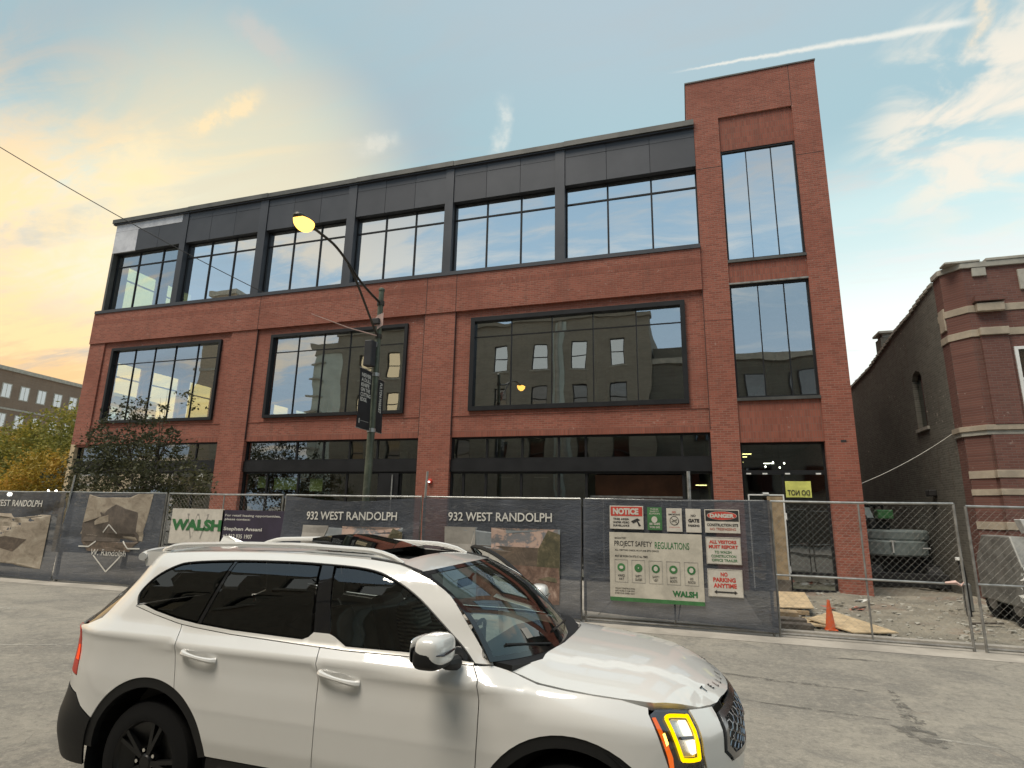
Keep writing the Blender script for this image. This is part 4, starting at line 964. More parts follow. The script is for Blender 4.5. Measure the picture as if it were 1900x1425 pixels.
# A: sepia photograph
wf = wrinkle(1, .10); x0, x1 = FX[0] + .02, FX[1] - .05
b = tag(cloth('banner', 'banner_cloth', x0, x1, .04, 2.33, wf, lift=.03), 'grey mesh banner with street name and a sepia photograph', 'banner', 'printed banners on the fence')
decal_text('932 WEST RANDOLPH', -19.75, -17.22, 1.93, 2.11, wf, b, .012, 'print_white')
a_ = P(0, 953); c_ = P(98, 953); d_ = P(77, 1052)
decal_poly('photo_print', 'print_sepia', [(-19.9, .32), (d_[0], .30), (c_[0], 1.72), (-19.9, 1.74)], wf, b, .008)
decal_poly('photo_print', 'print_shop', [(-19.9, .85), (-18.0, .72), (-17.55, 1.05), (-18.4, 1.12), (-19.9, 1.16)], wf, b, .013)
# B: rendering of a house with a white diamond mark
wf = wrinkle(2, .10); x0, x1 = FX[1] + .05, FX[2] - .05
b = tag(cloth('banner', 'banner_cloth', x0, x1, .05, 2.34, wf, lift=.02), 'grey mesh banner with a brown house drawing and white diamond outline', 'banner', 'printed banners on the fence')
decal_poly('sky_print', 'print_sepia', [P(167, 918), P(284, 916), P(262, 1005), P(148, 990)], wf, b, .007)
decal_poly('house_print', 'print_brown', [P(153, 970), P(192, 958), P(190, 951), P(221, 936), P(258, 951), P(256, 1006), P(150, 1004)], wf, b, .011)
decal_poly('house_print', 'print_sepia', [P(176, 962), P(207, 955), P(206, 968), P(176, 974)], wf, b, .014)
decal_poly('dark_print', 'print_shop', [P(150, 1004), P(256, 1006), P(240, 1024), P(160, 1022)], wf, b, .012)
S = [P(147, 1013), P(163, 1014), P(177, 1004)]
stroke('diamond_mark', 'print_white', S, .035, wf, b, .020)
stroke('diamond_mark', 'print_white', [P(192, 988), P(207, 973), P(220, 990)], .035, wf, b, .020)
stroke('diamond_mark', 'print_white', [P(229, 1004), P(238, 1018), P(260, 1018)], .035, wf, b, .020)
stroke('diamond_mark', 'print_white', [P(172, 1030), P(195, 1061), P(222, 1033)], .035, wf, b, .020)
q0, q1 = P(167, 1030), P(234, 1030); decal_text('W. Randolph', q0[0], q1[0], q0[1] - .04, q0[1] + .16, wf, b, .022, 'print_white', 0, shear=.15)
# C: company boards on open mesh
def board(name, label, mat, tl, br, y=FY - .035, t=.008, cat='sign', group=None, tilt=0.0):
    (xa, za), (xb, zb) = at_y(*tl, y), at_y(*br, y); za2 = za
    o = thing(name, label, cat, ((xa + xb) / 2, y, min(za, zb)), group)
    bx('board', M[mat], o, xa, xb, y, y + t, zb, za, bevel=.002)
    return o, (xa, xb, zb, za, y)
def put(o, R, txt, u0, u1, v0, v1, mat, bold=.02, name='lettering', lift=.003, **k):
    xa, xb, za, zb, y = R; w, h = xb - xa, zb - za
    v, f = text_fit(txt, (u1 - u0) * w, (v1 - v0) * h, bold * 1.15, **k)
    q = [(xa + u0 * w + a, y - lift, za + v0 * h + b) for a, b in v]; r_ = None
    for vv, ff in ([(q, f)] if '\n' in txt else words(q, f, (v1 - v0) * h * .30)): r_ = MB().add(vv, ff).build(name, M[mat], o)
    return r_
def patch(o, R, u0, u1, v0, v1, mat, name='print', lift=.002):
    xa, xb, za, zb, y = R; w, h = xb - xa, zb - za
    return bx(name, M[mat], o, xa + u0 * w, xa + u1 * w, y - lift, y - .0005, za + v0 * h, za + v1 * h)
def outline(o, R, u0, u1, v0, v1, mat, t=.012, name='border', lift=.003):
    xa, xb, za, zb, y = R; w, h = xb - xa, zb - za; a, b, c, d = xa + u0 * w, xa + u1 * w, za + v0 * h, za + v1 * h
    return MB().box(a, b, y - lift, y - .0005, c, c + t).box(a, b, y - lift, y - .0005, d - t, d).box(a, a + t, y - lift, y - .0005, c + t, d - t).box(b - t, b, y - lift, y - .0005, c + t, d - t).build(name, M[mat], o)
def disc(o, R, u, v, r, mat, name='symbol', sy=1.0, lift=.004, n=28):
    xa, xb, za, zb, y = R; cx, cz = xa + u * (xb - xa), za + v * (zb - za)
    return MB().prism([(cx + r * math.cos(2 * math.pi * k / n), cz + r * sy * math.sin(2 * math.pi * k / n)) for k in range(n)], y - lift, y - lift + .002).build(name, M[mat], o)
o, R = board('company_sign', 'white sheet with green company lettering over a grey outlined letter', 'sign_white', (321, 943), (409, 1012))
put(o, R, 'W', .30, .72, .14, .86, 'print_grey', -.0, name='outlined_letter', lift=.002); put(o, R, 'W', .335, .69, .20, .80, 'sign_white', .0, name='outlined_letter', lift=.004)
put(o, R, 'WALSH', .02, .97, .38, .70, 'walsh_green', .05, lift=.007)
o, R = board('leasing_sign', 'dark plum leasing sign with small white lettering', 'banner_plum', (414, 946), (524, 1010))
put(o, R, 'For retail leasing opportunities,', .05, .93, .78, .87, 'print_white', .012); put(o, R, 'please contact:', .05, .46, .66, .75, 'print_white', .012)
put(o, R, 'Stephen Ansani', .05, .66, .33, .47, 'print_white', .02); put(o, R, '+1 312 935 1907', .05, .52, .12, .25, 'print_white', .015)
# D, E: street name banners
for seed, (x0, x1), sag, tl, br, lab in ((3, (FX[3] + .06, FX[4] - .04), .10, (571, 948), (735, 966), 'sagging grey banner with white street name letters'), (4, (FX[4] + .05, FX[5] - .03), .01, (833, 949), (1024, 969), 'taut grey banner with white street name letters and pink trees')):
    wf = wrinkle(seed, .12 if sag > .05 else .07)
    b = tag(cloth('banner', 'banner_cloth', x0, x1, .08, 2.33, wf, sag=sag), lab, 'banner', 'printed banners on the fence')
    q0, q1, q2 = P(tl[0], br[1] - (3 if seed == 4 else 2)), P(br[0], br[1]), P(tl[0], tl[1])
    decal_text('932 WEST RANDOLPH', q0[0], q1[0], q0[1], q2[1] - .01, wf, b, .016, 'print_white', .014, z0r=q1[1])
    w = x1 - x0; a = q0[0] - .08; z1 = q0[1] - .12; w = q1[0] - q0[0] + .25
    decal_poly('photo_print', 'print_sky', [(a, .3), (a + w, .3), (a + w, z1), (a, z1)], wf, b, .008)
    decal_poly('photo_print', 'print_grey', [(a, .9), (a + .28 * w, .9), (a + .28 * w, z1), (a, z1)], wf, b, .011)
    decal_poly('photo_print', 'print_pink', [(a + .42 * w, z1 - .42), (a + .98 * w, z1 - .42), (a + .98 * w, z1), (a + .42 * w, z1)], wf, b, .012)
    decal_poly('photo_print', 'print_shop', [(a + .27 * w, .9), (a + .93 * w, .9), (a + .93 * w, z1 - .38), (a + .27 * w, z1 - .36)], wf, b, .015)
    decal_poly('photo_print', 'print_foliage', [(a + .80 * w, .75), (a + 1.0 * w, .7), (a + 1.0 * w, z1 - .1), (a + .90 * w, z1 - .02), (a + .82 * w, z1 - .4)], wf, b, .018)
    decal_poly('photo_print', 'print_street', [(a + .3 * w, .3), (a + w, .3), (a + w, .98), (a + .3 * w, 1.02)], wf, b, .020)
# F: navy sheet with the safety signs
wf = wrinkle(6, .035); x0, x1 = FX[5] + .02, FX[6] + .03
tag(cloth('banner', 'banner_cloth', x0, x1, .20, 2.36, wf, z0r=.10, z1r=2.37, lift=.015), 'plain navy fence sheet behind the row of safety signs', 'banner', 'printed banners on the fence')
YS = FY - .115; G = 'safety signs on the navy sheet'
def sign(label, mat, tl, br, nm='safety_sign'): return board(nm, label, mat, tl, br, YS, .008, 'sign', G)
o, R = sign('red headed notice sign with a camera symbol', 'sign_white', (1131, 938), (1194.5, 982.5)); patch(o, R, .03, .97, .56, .96, 'sign_red', lift=.003)
put(o, R, 'NOTICE', .10, .86, .62, .90, 'sign_white', .05, lift=.006)
for k, t in enumerate(('THIS AREA', 'UNDER VIDEO', 'SURVEILLANCE')): put(o, R, t, .10, .58, .38 - .14 * k, .47 - .14 * k, 'sign_black', .03)
xa, xb, za, zb, y = R; w, h = xb - xa, zb - za
m = MB().prism([(xa + .63 * w, za + .34 * h), (xa + .82 * w, za + .47 * h), (xa + .9 * w, za + .40 * h), (xa + .70 * w, za + .25 * h)], y - .004, y - .001).prism([(xa + .80 * w, za + .34 * h), (xa + .84 * w, za + .34 * h), (xa + .92 * w, za + .16 * h), (xa + .86 * w, za + .12 * h)], y - .004, y - .001)
m.build('symbol', M['sign_black'], o)
o, R = sign('narrow green safety sign with pale symbol', 'sign_green', (1200.5, 941), (1229, 984)); put(o, R, 'THINK\nSAFETY\nALWAYS', .12, .86, .68, .95, 'sign_white', .01); disc(o, R, .48, .46, .055, 'sign_white', sy=1.1); put(o, R, 'BE SAFE', .14, .86, .22, .32, 'sign_white', .03); put(o, R, 'WORK SAFE', .14, .84, .08, .17, 'sign_white', .02)
o, R = sign('narrow white no smoking sign with a barred circle', 'sign_white', (1236, 943), (1266.5, 987)); put(o, R, 'NO', .38, .62, .80, .88, 'sign_red', .02); put(o, R, 'SMOKING', .12, .88, .70, .77, 'sign_black', .02)
disc(o, R, .5, .47, .085, 'sign_black'); disc(o, R, .5, .47, .072, 'sign_white', lift=.006)
xa, xb, za, zb, y = R; cx, cz = (xa + xb) / 2, za + .47 * (zb - za)
MB().bar((cx - .06, y - .008, cz + .05), (cx + .06, y - .008, cz - .05), .003, .012, up=(0, 1, 0)).bar((cx - .055, y - .009, cz - .02), (cx + .055, y - .009, cz + .03), .003, .014, up=(0, 1, 0)).build('symbol', M['sign_black'], o)
put(o, R, 'NO SMOKING IN THIS AREA', .15, .85, .17, .21, 'sign_red', .0)
o, R = sign('narrow white sign with black gate lettering', 'sign_white', (1271.5, 944), (1302, 988.5)); put(o, R, 'NO', .34, .66, .66, .76, 'sign_black', .03); put(o, R, 'GATE', .16, .88, .42, .58, 'sign_black', .05); put(o, R, 'PARKING', .14, .88, .24, .34, 'sign_black', .04)
o, R = sign('danger sign with red oval on black', 'sign_white', (1306.5, 945), (1374, 990)); patch(o, R, .025, .975, .50, .965, 'sign_black', lift=.003)
w_ = R[1] - R[0]; disc(o, R, .5, .735, .43 * w_, 'sign_white', sy=.30, lift=.005); disc(o, R, .5, .735, .415 * w_, 'sign_red', sy=.29, lift=.007); put(o, R, 'DANGER', .15, .85, .645, .825, 'sign_white', .06, lift=.010)
put(o, R, 'CONSTRUCTION SITE', .06, .95, .28, .40, 'sign_black', .03); put(o, R, 'NO TRESPASSING', .14, .88, .11, .22, 'dirt_red', .02)
o, R = sign('large cream project safety regulations board with five green symbols', 'print_cream', (1130.5, 987), (1308.5, 1125), 'regulations_board'); patch(o, R, .0, 1.0, .0, .055, 'sign_green', lift=.003)
put(o, R, 'MANDATORY', .06, .19, .90, .93, 'sign_black', .01); put(o, R, 'PROJECT SAFETY', .055, .47, .775, .875, 'sign_black', .01); put(o, R, 'REGULATIONS', .50, .865, .775, .875, 'walsh_green', .01)
put(o, R, 'ALL VISITORS CHECK IN AT JOB SITE OFFICE', .06, .54, .72, .75, 'sign_black', .02); put(o, R, 'MUST BE WORN ON SITE AT ALL TIMES', .06, .42, .635, .665, 'sign_black', .015)
for k, t in enumerate(('HARD\nHAT', 'SAFETY\nGLASSES', 'SAFETY\nVEST', 'SAFETY\nBOOTS', 'HAND\nPROTECTION')):
    u = .055 + .187 * k; outline(o, R, u, u + .145, .27, .60, 'print_grey', .008); disc(o, R, u + .073, .485, .075, 'sign_green' if k in (0, 1, 3) else 'walsh_green')
    disc(o, R, u + .073, .485, .04 if k != 1 else .012, 'sign_white', sy=.8 if k in (0, 3) else 1.2, lift=.007, n=7); put(o, R, t, u + .035, u + .11, .30, .385, 'sign_black', .01)
for k in range(3): put(o, R, ('WALSH CONSTRUCTION', 'SAFE WORK IS OUR WAY', 'EVERYONE EVERY DAY')[k], .055, .27, .17 - .035 * k, .192 - .035 * k, 'sign_black', .01)
put(o, R, 'WALSH', .67, .93, .105, .19, 'walsh_green', .05)
o, R = sign('white visitors sign with red and green lettering', 'sign_white', (1309, 996), (1377, 1049)); outline(o, R, .01, .99, .015, .985, 'print_grey', .006)
put(o, R, 'ALL VISITORS', .10, .88, .76, .89, 'sign_red', .04); put(o, R, 'MUST REPORT', .08, .92, .58, .71, 'sign_red', .04); put(o, R, 'TO WALSH', .24, .72, .40, .50, 'walsh_green', .02); put(o, R, 'CONSTRUCTION', .14, .85, .25, .35, 'walsh_green', .02); put(o, R, 'OFFICE TRAILER', .15, .88, .10, .20, 'walsh_green', .02)
o, R = sign('white sign with red no parking lettering and black double arrow', 'sign_white', (1312, 1055), (1380.5, 1110.5)); outline(o, R, .01, .99, .015, .985, 'print_grey', .006)
put(o, R, 'NO', .38, .58, .74, .89, 'sign_red', .04); put(o, R, 'PARKING', .16, .80, .54, .70, 'sign_red', .04); put(o, R, 'ANYTIME', .16, .82, .33, .49, 'sign_red', .04)
xa, xb, za, zb, y = R; w, h = xb - xa, zb - za; c = za + .18 * h; MB().prism([(xa + .17 * w, c), (xa + .25 * w, c + .07 * h), (xa + .25 * w, c + .025 * h), (xa + .75 * w, c + .025 * h), (xa + .75 * w, c + .07 * h), (xa + .83 * w, c), (xa + .75 * w, c - .07 * h), (xa + .75 * w, c - .025 * h), (xa + .25 * w, c - .025 * h), (xa + .25 * w, c - .07 * h)], y - .004, y - .001).build('arrow', M['sign_black'], o)

# ================================================================ street lamp
LX, LY = -7.9, 13.0
SL = thing('street_lamp', 'green street lamp with lit amber head on a twin curved arm', 'street lamp', (LX, LY, .066))
MB().tube([(LX, LY, .066), (LX, LY, .5), (LX, LY, 4), (LX, LY, 7.95)], [.14, .11, .095, .07], 14).build('pole', M['lamp_green'], SL, smooth=True)
MB().lathe([(.19, 0), (.19, .25), (.13, .5), (.115, .52)], (LX, LY, .066), 'z', 12).build('base', M['lamp_green'], SL)
def curve(ps, n=24):
    ps = [Vector(p) for p in ps]; out = []
    for i in range(len(ps) - 1):
        a, b, c, d = ps[max(i - 1, 0)], ps[i], ps[i + 1], ps[min(i + 2, len(ps) - 1)]
        for k in range(n):
            t = k / n; out.append(.5 * ((2 * b) + (c - a) * t + (2 * a - 5 * b + 4 * c - d) * t * t + (3 * b - a - 3 * c + d) * t ** 3))
    return out + [ps[-1]]
MB().tube(curve([(LX, LY, 7.57), (LX, 12.45, 7.66), (LX, 11.9, 7.80), (LX, 11.35, 8.03), (LX, 10.75, 8.22), (LX, 10.15, 8.25), (LX, 9.8, 8.24)], 6), .032, 8).build('arm', M['lamp_dark'], SL, smooth=True)
MB().tube(curve([(LX, LY - .05, 6.62), (LX, 12.55, 6.98), (LX, 12.15, 7.36), (LX, 11.75, 7.72), (LX, 11.35, 8.00)], 6), .03, 8).build('arm', M['lamp_dark'], SL, smooth=True)
hd = MB()
for k in range(13):
    t = k / 12; pass
prof = [(0, -.02), (.05, 0), (.075, .1), (.13, .25), (.155, .42), (.14, .58), (.09, .68), (0, .72)]
vs = []; fs = []; n = 16
for r_, h_ in prof:
    for k in range(n): t = 2 * math.pi * k / n; vs.append((LX + r_ * math.cos(t), 9.98 - h_, 8.24 + (.75 if math.sin(t) > 0 else .5) * r_ * math.sin(t) + .02 * h_))
for i in range(len(prof) - 1):
    for k in range(n): fs.append((i * n + k, i * n + (k + 1) % n, (i + 1) * n + (k + 1) % n, (i + 1) * n + k))
MB().add(vs, fs).build('lamp_housing', M['lamp_dark'], SL, smooth=True)
vs = []; fs = []
for i in range(9):
    a = math.pi / 2 * i / 8
    for k in range(20): t = 2 * math.pi * k / 20; vs.append((LX + .20 * math.cos(a) * math.cos(t), 9.58 + .27 * math.cos(a) * math.sin(t), 8.235 - .23 * math.sin(a)))
for i in range(8):
    for k in range(20): fs.append((i * 20 + k, i * 20 + (k + 1) % 20, (i + 1) * 20 + (k + 1) % 20, (i + 1) * 20 + k))
MB().add(vs, fs).build('lamp_lens', M['lamp_glow'], SL, smooth=True)
for z in (7.57, 6.62): MB().lathe([(.10, -.06), (.10, .06)], (LX, LY, z), 'z', 12).build('clamp', M['lamp_dark'], SL)
MB().lathe([(0, .06), (.06, .03), (.085, 0), (.085, -.05)], (LX, LY, 7.98), 'z', 12).build('pole_cap', M['lamp_green'], SL, smooth=True)
sb = bx('signal_back', M['signal_box'], SL, LX - .17, LX + .06, 12.62, 12.86, 5.72, 6.42, bevel=.02)
bx('bracket', M['galv'], SL, LX - .05, LX + .05, LY - .16, LY - .10, 6.30, 6.42); bx('bracket_box', M['sign_black'], SL, LX - .10, LX + .10, LY - .22, LY - .1, 6.92, 7.08, bevel=.015)
MB().tube([(LX, LY - .1, 6.62), (LX, 11.6, 6.42), (LX, 10.15, 6.28)], [.014, .012, .008], 6).build('signal_rod', M['pink_tape'], SL)
# scrap of pale cloth tied to it
m = MB(); vs = [(LX - .14, LY - .13, 7.02), (LX + .02, LY - .14, 7.18), (LX + .18, LY - .12, 7.25), (LX + .17, LY - .10, 6.9), (LX + .05, LY - .16, 6.78), (LX - .02, LY - .13, 6.98)]
tag(m.add(vs + [(x, y + .01, z) for x, y, z in vs], [(0, 1, 5), (1, 2, 3, 5), (3, 4, 5), (11, 7, 6), (11, 9, 8, 7), (11, 10, 9)]).build('tied_rag', M['pink_tape']), 'pale rag tied round the lamp post below its arm', 'rag')
def pole_banner(label, y0, y1, z0, z1, lines, size, vert=False):
    o = thing('pole_banner', label, 'banner', (LX, (y0 + y1) / 2, z0), 'banners on the lamp post')
    n = 8; vs = []; fs = []
    for j in range(n + 1):
        for i in range(5): u = i / 4; v = j / n; vs.append((LX + .015 * math.sin(3 * v + 2 * u), y0 + (y1 - y0) * u, z0 + (z1 - z0) * v))
    for j in range(n):
        for i in range(4): k = j * 5 + i; fs.append((k, k + 1, k + 6, k + 5))
    MB().add(vs, fs).build('cloth', M['banner_black'], o, smooth=True)
    for z in (z0, z1): MB().tube([(LX, y0 - .02 if y0 < LY else LY, z), (LX, y1 + .02 if y0 > LY else LY, z)], .012, 6).build('rod', M['galv'], o)
    for t, u0, u1, v0, v1 in lines:
        v, f = text_fit(t, 1, 1, .03); w = y1 - y0; h = z1 - z0
        q = [((LX + .026), y0 + w * (u0 + (u1 - u0) * a), z0 + h * (v0 + (v1 - v0) * b)) for a, b in v]
        if vert: q = [((LX + .026), y0 + w * (u0 + (u1 - u0) * b), z0 + h * (v1 - (v1 - v0) * a)) for a, b in v]
        MB().add(q, f).build('lettering', M['print_white'], o)
    return o
L = ['NEVER', 'A DULL', 'KNIFE', 'ON THE', 'CUTTING', 'EDGE.']; wd = [.62, .62, .54, .60, .66, .44]
pole_banner('black banner with six lines of white lettering on the street side of the lamp post', 12.26, 12.88, 4.04, 5.58, [(t, .10, .10 + wd[k] * 1.15, .86 - .082 * k, .925 - .082 * k) for k, t in enumerate(L)] + [('____________', .22, .85, .125, .13), ('8', .1, .18, .08, .16)], .1)
pole_banner('black banner with white lettering running down it on the building side of the lamp post', 13.12, 13.50, 4.05, 5.48, [('FULTON MARKET', .28, .62, .36, .93)], .1, True)
for z in (5.55, 4.06): MB().lathe([(.112, -.05), (.112, .05)], (LX, LY, z), 'z', 12).build('banner_bracket', M['galv'], SL)

# overhead cable to the building
a_, c_ = Vector((-26.5, 8.0, 16.9)), Vector((-16.35, 17.86, 10.62))
pp = [a_.lerp(c_, k / 30) - Vector((0, 0, 1)) * 1.0 * 4 * (k / 30) * (1 - k / 30) * .35 for k in range(31)]
_OC = MB().tube(pp, .016, 6).build('overhead_cable', M['cable']); tag(_OC, 'thin black overhead cable running down to the top storey sill', 'cable')

# ================================================================ things on the building site
c = thing('traffic_cone', 'plain orange traffic cone behind the gate panel', 'traffic cone', (2.34, 12.42, .06))
MB().lathe([(.088, .03), (.085, .05), (.026, .50), (.028, .52), (.02, .525)], (2.34, 12.42, .06), 'z', 20).build('cone', M['orange'], c, smooth=True)
bx('base', M['orange'], c, 2.34 - .105, 2.34 + .105, 12.315, 12.525, .06, .085, bevel=.012)
def plank(name, label, mat, corners, t, group=None, cat='board'):
    """a flat sheet given by its four top corners"""
    q = [Vector(p) for p in corners]; n = (q[1] - q[0]).cross(q[3] - q[0]).normalized()
    if n.z < 0: n = -n
    o = MB().add([*q, *[p - n * t for p in q]], [(0, 1, 2, 3), (7, 6, 5, 4), (0, 4, 5, 1), (1, 5, 6, 2), (2, 6, 7, 3), (3, 7, 4, 0)]).build(name, M[mat]); return tag(o, label, cat, group)
plank('plywood_sheet', 'plywood sheet lying as a ramp before the tower door', 'wood_ply', [(1.50, 13.2, .30), (2.26, 13.42, .30), (2.66, 16.9, .20), (1.92, 16.8, .20)], .02)
plank('plywood_sheet', 'wide pale plywood sheet lying askew behind the traffic cone', 'wood_ply', [(2.02, 12.75, .19), (2.66, 12.12, .10), (3.42, 12.40, .105), (2.72, 14.1, .17)], .02)
plank('plywood_sheet', 'second plywood offcut under the askew sheet', 'wood_ply', [(1.9, 12.5, .13), (2.6, 12.35, .12), (2.75, 13.3, .12), (2.0, 13.3, .13)], .03)
for i, (x0, x1, y0, y1, z0, z1, m) in enumerate(((1.38, 2.02, 12.15, 12.42, .06, .16, 'old_lumber'), (1.40, 1.96, 12.45, 12.75, .06, .20, 'old_lumber'), (1.38, 1.88, 12.8, 13.1, .06, .27, 'lumber'), (1.40, 2.12, 13.12, 13.18, .19, .27, 'lumber'))):
    tag(bx('timber_block', M[m], None, x0, x1, y0, y1, z0, z1, bevel=.008), ['dark timber sleeper lowest beside the end of the navy sheet', 'dark timber sleeper in the middle of the stack by the navy sheet', 'brown timber block at the back of the stack by the navy sheet', 'thin timber edging under the plywood ramp'][i], 'timber', 'timbers stacked by the gate')
w = thing('wood_panel', 'upright brown wooden panel leaning beside the tower door', 'panel', (2.22, 17.55, .1)); bx('board', M['lumber'], w, 2.02, 2.42, 17.55, 17.60, .42, 2.62, bevel=.004); bx('foot', M['old_lumber'], w, 1.98, 2.46, 17.52, 17.62, .1, .42, bevel=.006)
r2 = random.Random(9)
for k, (x, y, l, a) in enumerate(((5.6, 12.9, .45, .3), (6.1, 12.6, .5, -.2), (5.1, 14.0, .6, .2), (3.4, 15.5, .5, .8), (6.3, 13.6, .7, -.25))):
    tag(MB().bar((x, y, dirt_h(x, y) + .03), (x + l * math.cos(a), y + l * math.sin(a), dirt_h(x, y) + .05), .05, .03).build('scrap_stick', M['old_lumber']), 'broken dark stick lying on the dug up dirt', 'stick', 'sticks on the dirt')
for k in range(6):
    x, y = 2.2 + .32 * k + r2.uniform(-.1, .1), 15.9 + r2.uniform(-.6, .8); z = dirt_h(x, y)
    q = MB(); q.add([(x + r2.uniform(-.18, .18), y + r2.uniform(-.12, .12), z + r2.uniform(0, .10)) for _ in range(9)], [(0, 1, 2), (1, 2, 3), (2, 3, 4), (3, 4, 5), (4, 5, 6), (5, 6, 7), (6, 7, 8)])
    tag(q.build('torn_sheet', M['plastic_bag'] if k % 2 else M['dirt_red']), 'crumpled scrap of sheeting on the dirt by the tower foot', 'scrap', 'scraps by the tower')

# compact excavator parked in the gap, seen from behind
EX = thing('excavator', 'grey green compact excavator parked in the gap behind the brick tower', 'excavator', (6.1, 22, .05))
def rbox(name, mat, par, x0, x1, y0, y1, z0, z1, bev): return bx(name, M[mat], par, x0, x1, y0, y1, z0, z1, bevel=bev)
for x0, x1 in ((5.15, 5.55), (6.75, 7.12)):
    m = MB(); prof = [(.0 + 22 - 1.0, .35)]; pts = []
    for k in range(13): t = math.pi / 2 + math.pi * k / 12; pts.append((21.2 + .33 * math.cos(t), .36 + .33 * math.sin(t)))
    for k in range(13): t = -math.pi / 2 + math.pi * k / 12; pts.append((23.2 + .33 * math.cos(t), .36 + .33 * math.sin(t)))
    tr = m.prism(pts, x0, x1, 'x').build('track', M['machine_dark'], EX)
    for k in range(9): bx('track_shoe', M['machine_dark'], tr, x0 - .01, x1 + .01, 21.1 + .25 * k, 21.24 + .25 * k, .69, .72)
rbox('chassis', 'machine_dark', EX, 5.5, 6.8, 21.4, 23.0, .35, .92, .04); rbox('blade', 'machine_dark', EX, 5.1, 7.15, 20.55, 20.65, .1, .5, .03)
pl = []
for k in range(15): t = math.pi + math.pi * k / 14; pl.append((6.12 + .95 * math.cos(t), 21.75 + .75 * math.sin(t)))
pl += [(7.05, 22.9), (5.2, 22.9)]
cw = MB().prism(pl, .95, 1.42, 'z').build('counterweight', M['machine_grey'], EX, bevel=.05)
MB().prism([(x * .86 + 6.12 * .14 + .22 * (1 if x > 6.1 else 0), y + .1) for x, y in pl], 1.42, 1.74, 'z').build('engine_cover', M['machine_grey'], EX, bevel=.06)
bx('grab_handle', M['white_paint'], cw, 5.88, 5.92, 20.93, 20.985, 1.06, 1.40); bx('grab_handle', M['white_paint'], cw, 5.82, 5.99, 20.94, 20.98, 1.40, 1.43); bx('decal', M['white_paint'], cw, 6.72, 6.92, 21.03, 21.06, 1.2, 1.23)
f = MB()
for x in (5.3, 6.0):
    for y in (22.0, 22.9): f.bar((x, y, 1.4), (x + .02, y, 2.5), .05, .05)
f.bar((5.3, 22, 2.48), (6.02, 22, 2.48), .05, .05).bar((5.3, 22.9, 2.48), (6.02, 22.9, 2.48), .05, .05); f.build('canopy_frame', M['machine_dark'], EX)
rbox('seat', 'machine_dark', EX, 5.45, 5.95, 22.2, 22.7, 1.55, 2.1, .06); rbox('operator_panel', 'machine_dark', EX, 5.5, 6.1, 21.6, 22.1, 1.74, 2.06, .05)
rbox('tool_box', 'machine_green', EX, 5.68, 6.12, 21.3, 21.7, 2.08, 2.36, .03); rbox('canopy_roof', 'machine_dark', EX, 5.2, 6.1, 21.95, 23.0, 2.5, 2.56, .02)
MB().bar((6.1, 22.9, 1.2), (6.1, 24.6, 2.6), .22, .28).bar((6.1, 24.6, 2.6), (6.1, 25.4, 1.2), .18, .22).build('boom', M['machine_grey'], EX)
# loader standing at the old house
LD = thing('compact_loader', 'pale grey compact loader with a lamp on top before the old brick house', 'loader', (7.0, 14.8, .06))
MB().prism([(14.1, .42), (15.9, .42), (15.9, 1.25), (15.5, 1.78), (14.3, 1.78), (14.0, 1.2)], 6.08, 6.36, 'x').build('side_panel', M['steel_grey'], LD, bevel=.03)
MB().prism([(14.15, .5), (15.9, .5), (15.9, 1.3), (15.5, 1.75), (14.35, 1.75)], 6.37, 7.6, 'x').build('body', M['steel_grey'], LD, bevel=.03)
bx('cab_window', M['glass_side'], LD, 6.42, 7.5, 14.12, 14.14, 1.25, 1.78); bx('window_frame', M['window_white'], LD, 6.37, 6.42, 14.08, 14.16, .9, 1.80)
MB().prism([(6.27, 2.12), (6.56, 2.12), (6.50, 1.86), (6.36, 1.84)], 14.2, 14.45).build('work_lamp', M['window_white'], LD, bevel=.015); bx('lamp_stalk', M['steel_grey'], LD, 6.40, 6.46, 14.3, 14.36, 1.76, 1.86)
for y in (14.45, 15.5):
    t = MB().lathe([(.0, -.12), (.2, -.12), (.34, -.12), (.36, -.08), (.36, .08), (.34, .12), (0, .12)], (6.24, y, .42), 'x', 20).build('wheel', M['rubber'], LD, smooth=True); MB().lathe([(0, -.135), (.18, -.135), (.2, -.12)], (6.24, y, .42), 'x', 16).build('hub', M['galv_dull'], t)
q = MB(); 
for k in range(14):
    cx, cy, cz = 6.12 + r2.uniform(-.05, .05), 14.05 + r2.uniform(-.08, .02), .55 + .06 * k * .9
    q.add([(cx + r2.uniform(-.1, .1), cy + r2.uniform(-.05, .05), cz + r2.uniform(-.09, .09)) for _ in range(4)], [(0, 1, 2), (1, 2, 3)])
tag(q.build('plastic_wrap', M['plastic_bag']), 'torn clear plastic wrap hanging on the front of the loader', 'plastic')
tp = thing('standpipe', 'dark iron standpipe with a white tap beside the old brick house', 'standpipe', (5.62, 15.4, .06)); MB().tube([(5.62, 15.4, .06), (5.62, 15.4, .9), (5.58, 15.38, 1.25)], .05, 10).build('pipe', M['machine_dark'], tp, smooth=True); MB().lathe([(.07, 0), (.07, .06), (0, .06)], (5.56, 15.36, 1.22), 'z', 10).build('tap', M['white_paint'], tp)
bl = thing('steel_bollard', 'short pale steel bollard beside the standpipe', 'bollard', (6.0, 16.4, .06)); MB().tube([(6.0, 16.4, .06), (6.0, 16.4, .62)], .09, 12).build('post', M['steel_grey'], bl, smooth=True); MB().lathe([(.09, 0), (.06, .04), (0, .05)], (6.0, 16.4, .62), 'z', 12).build('cap', M['steel_grey'], bl, smooth=True)
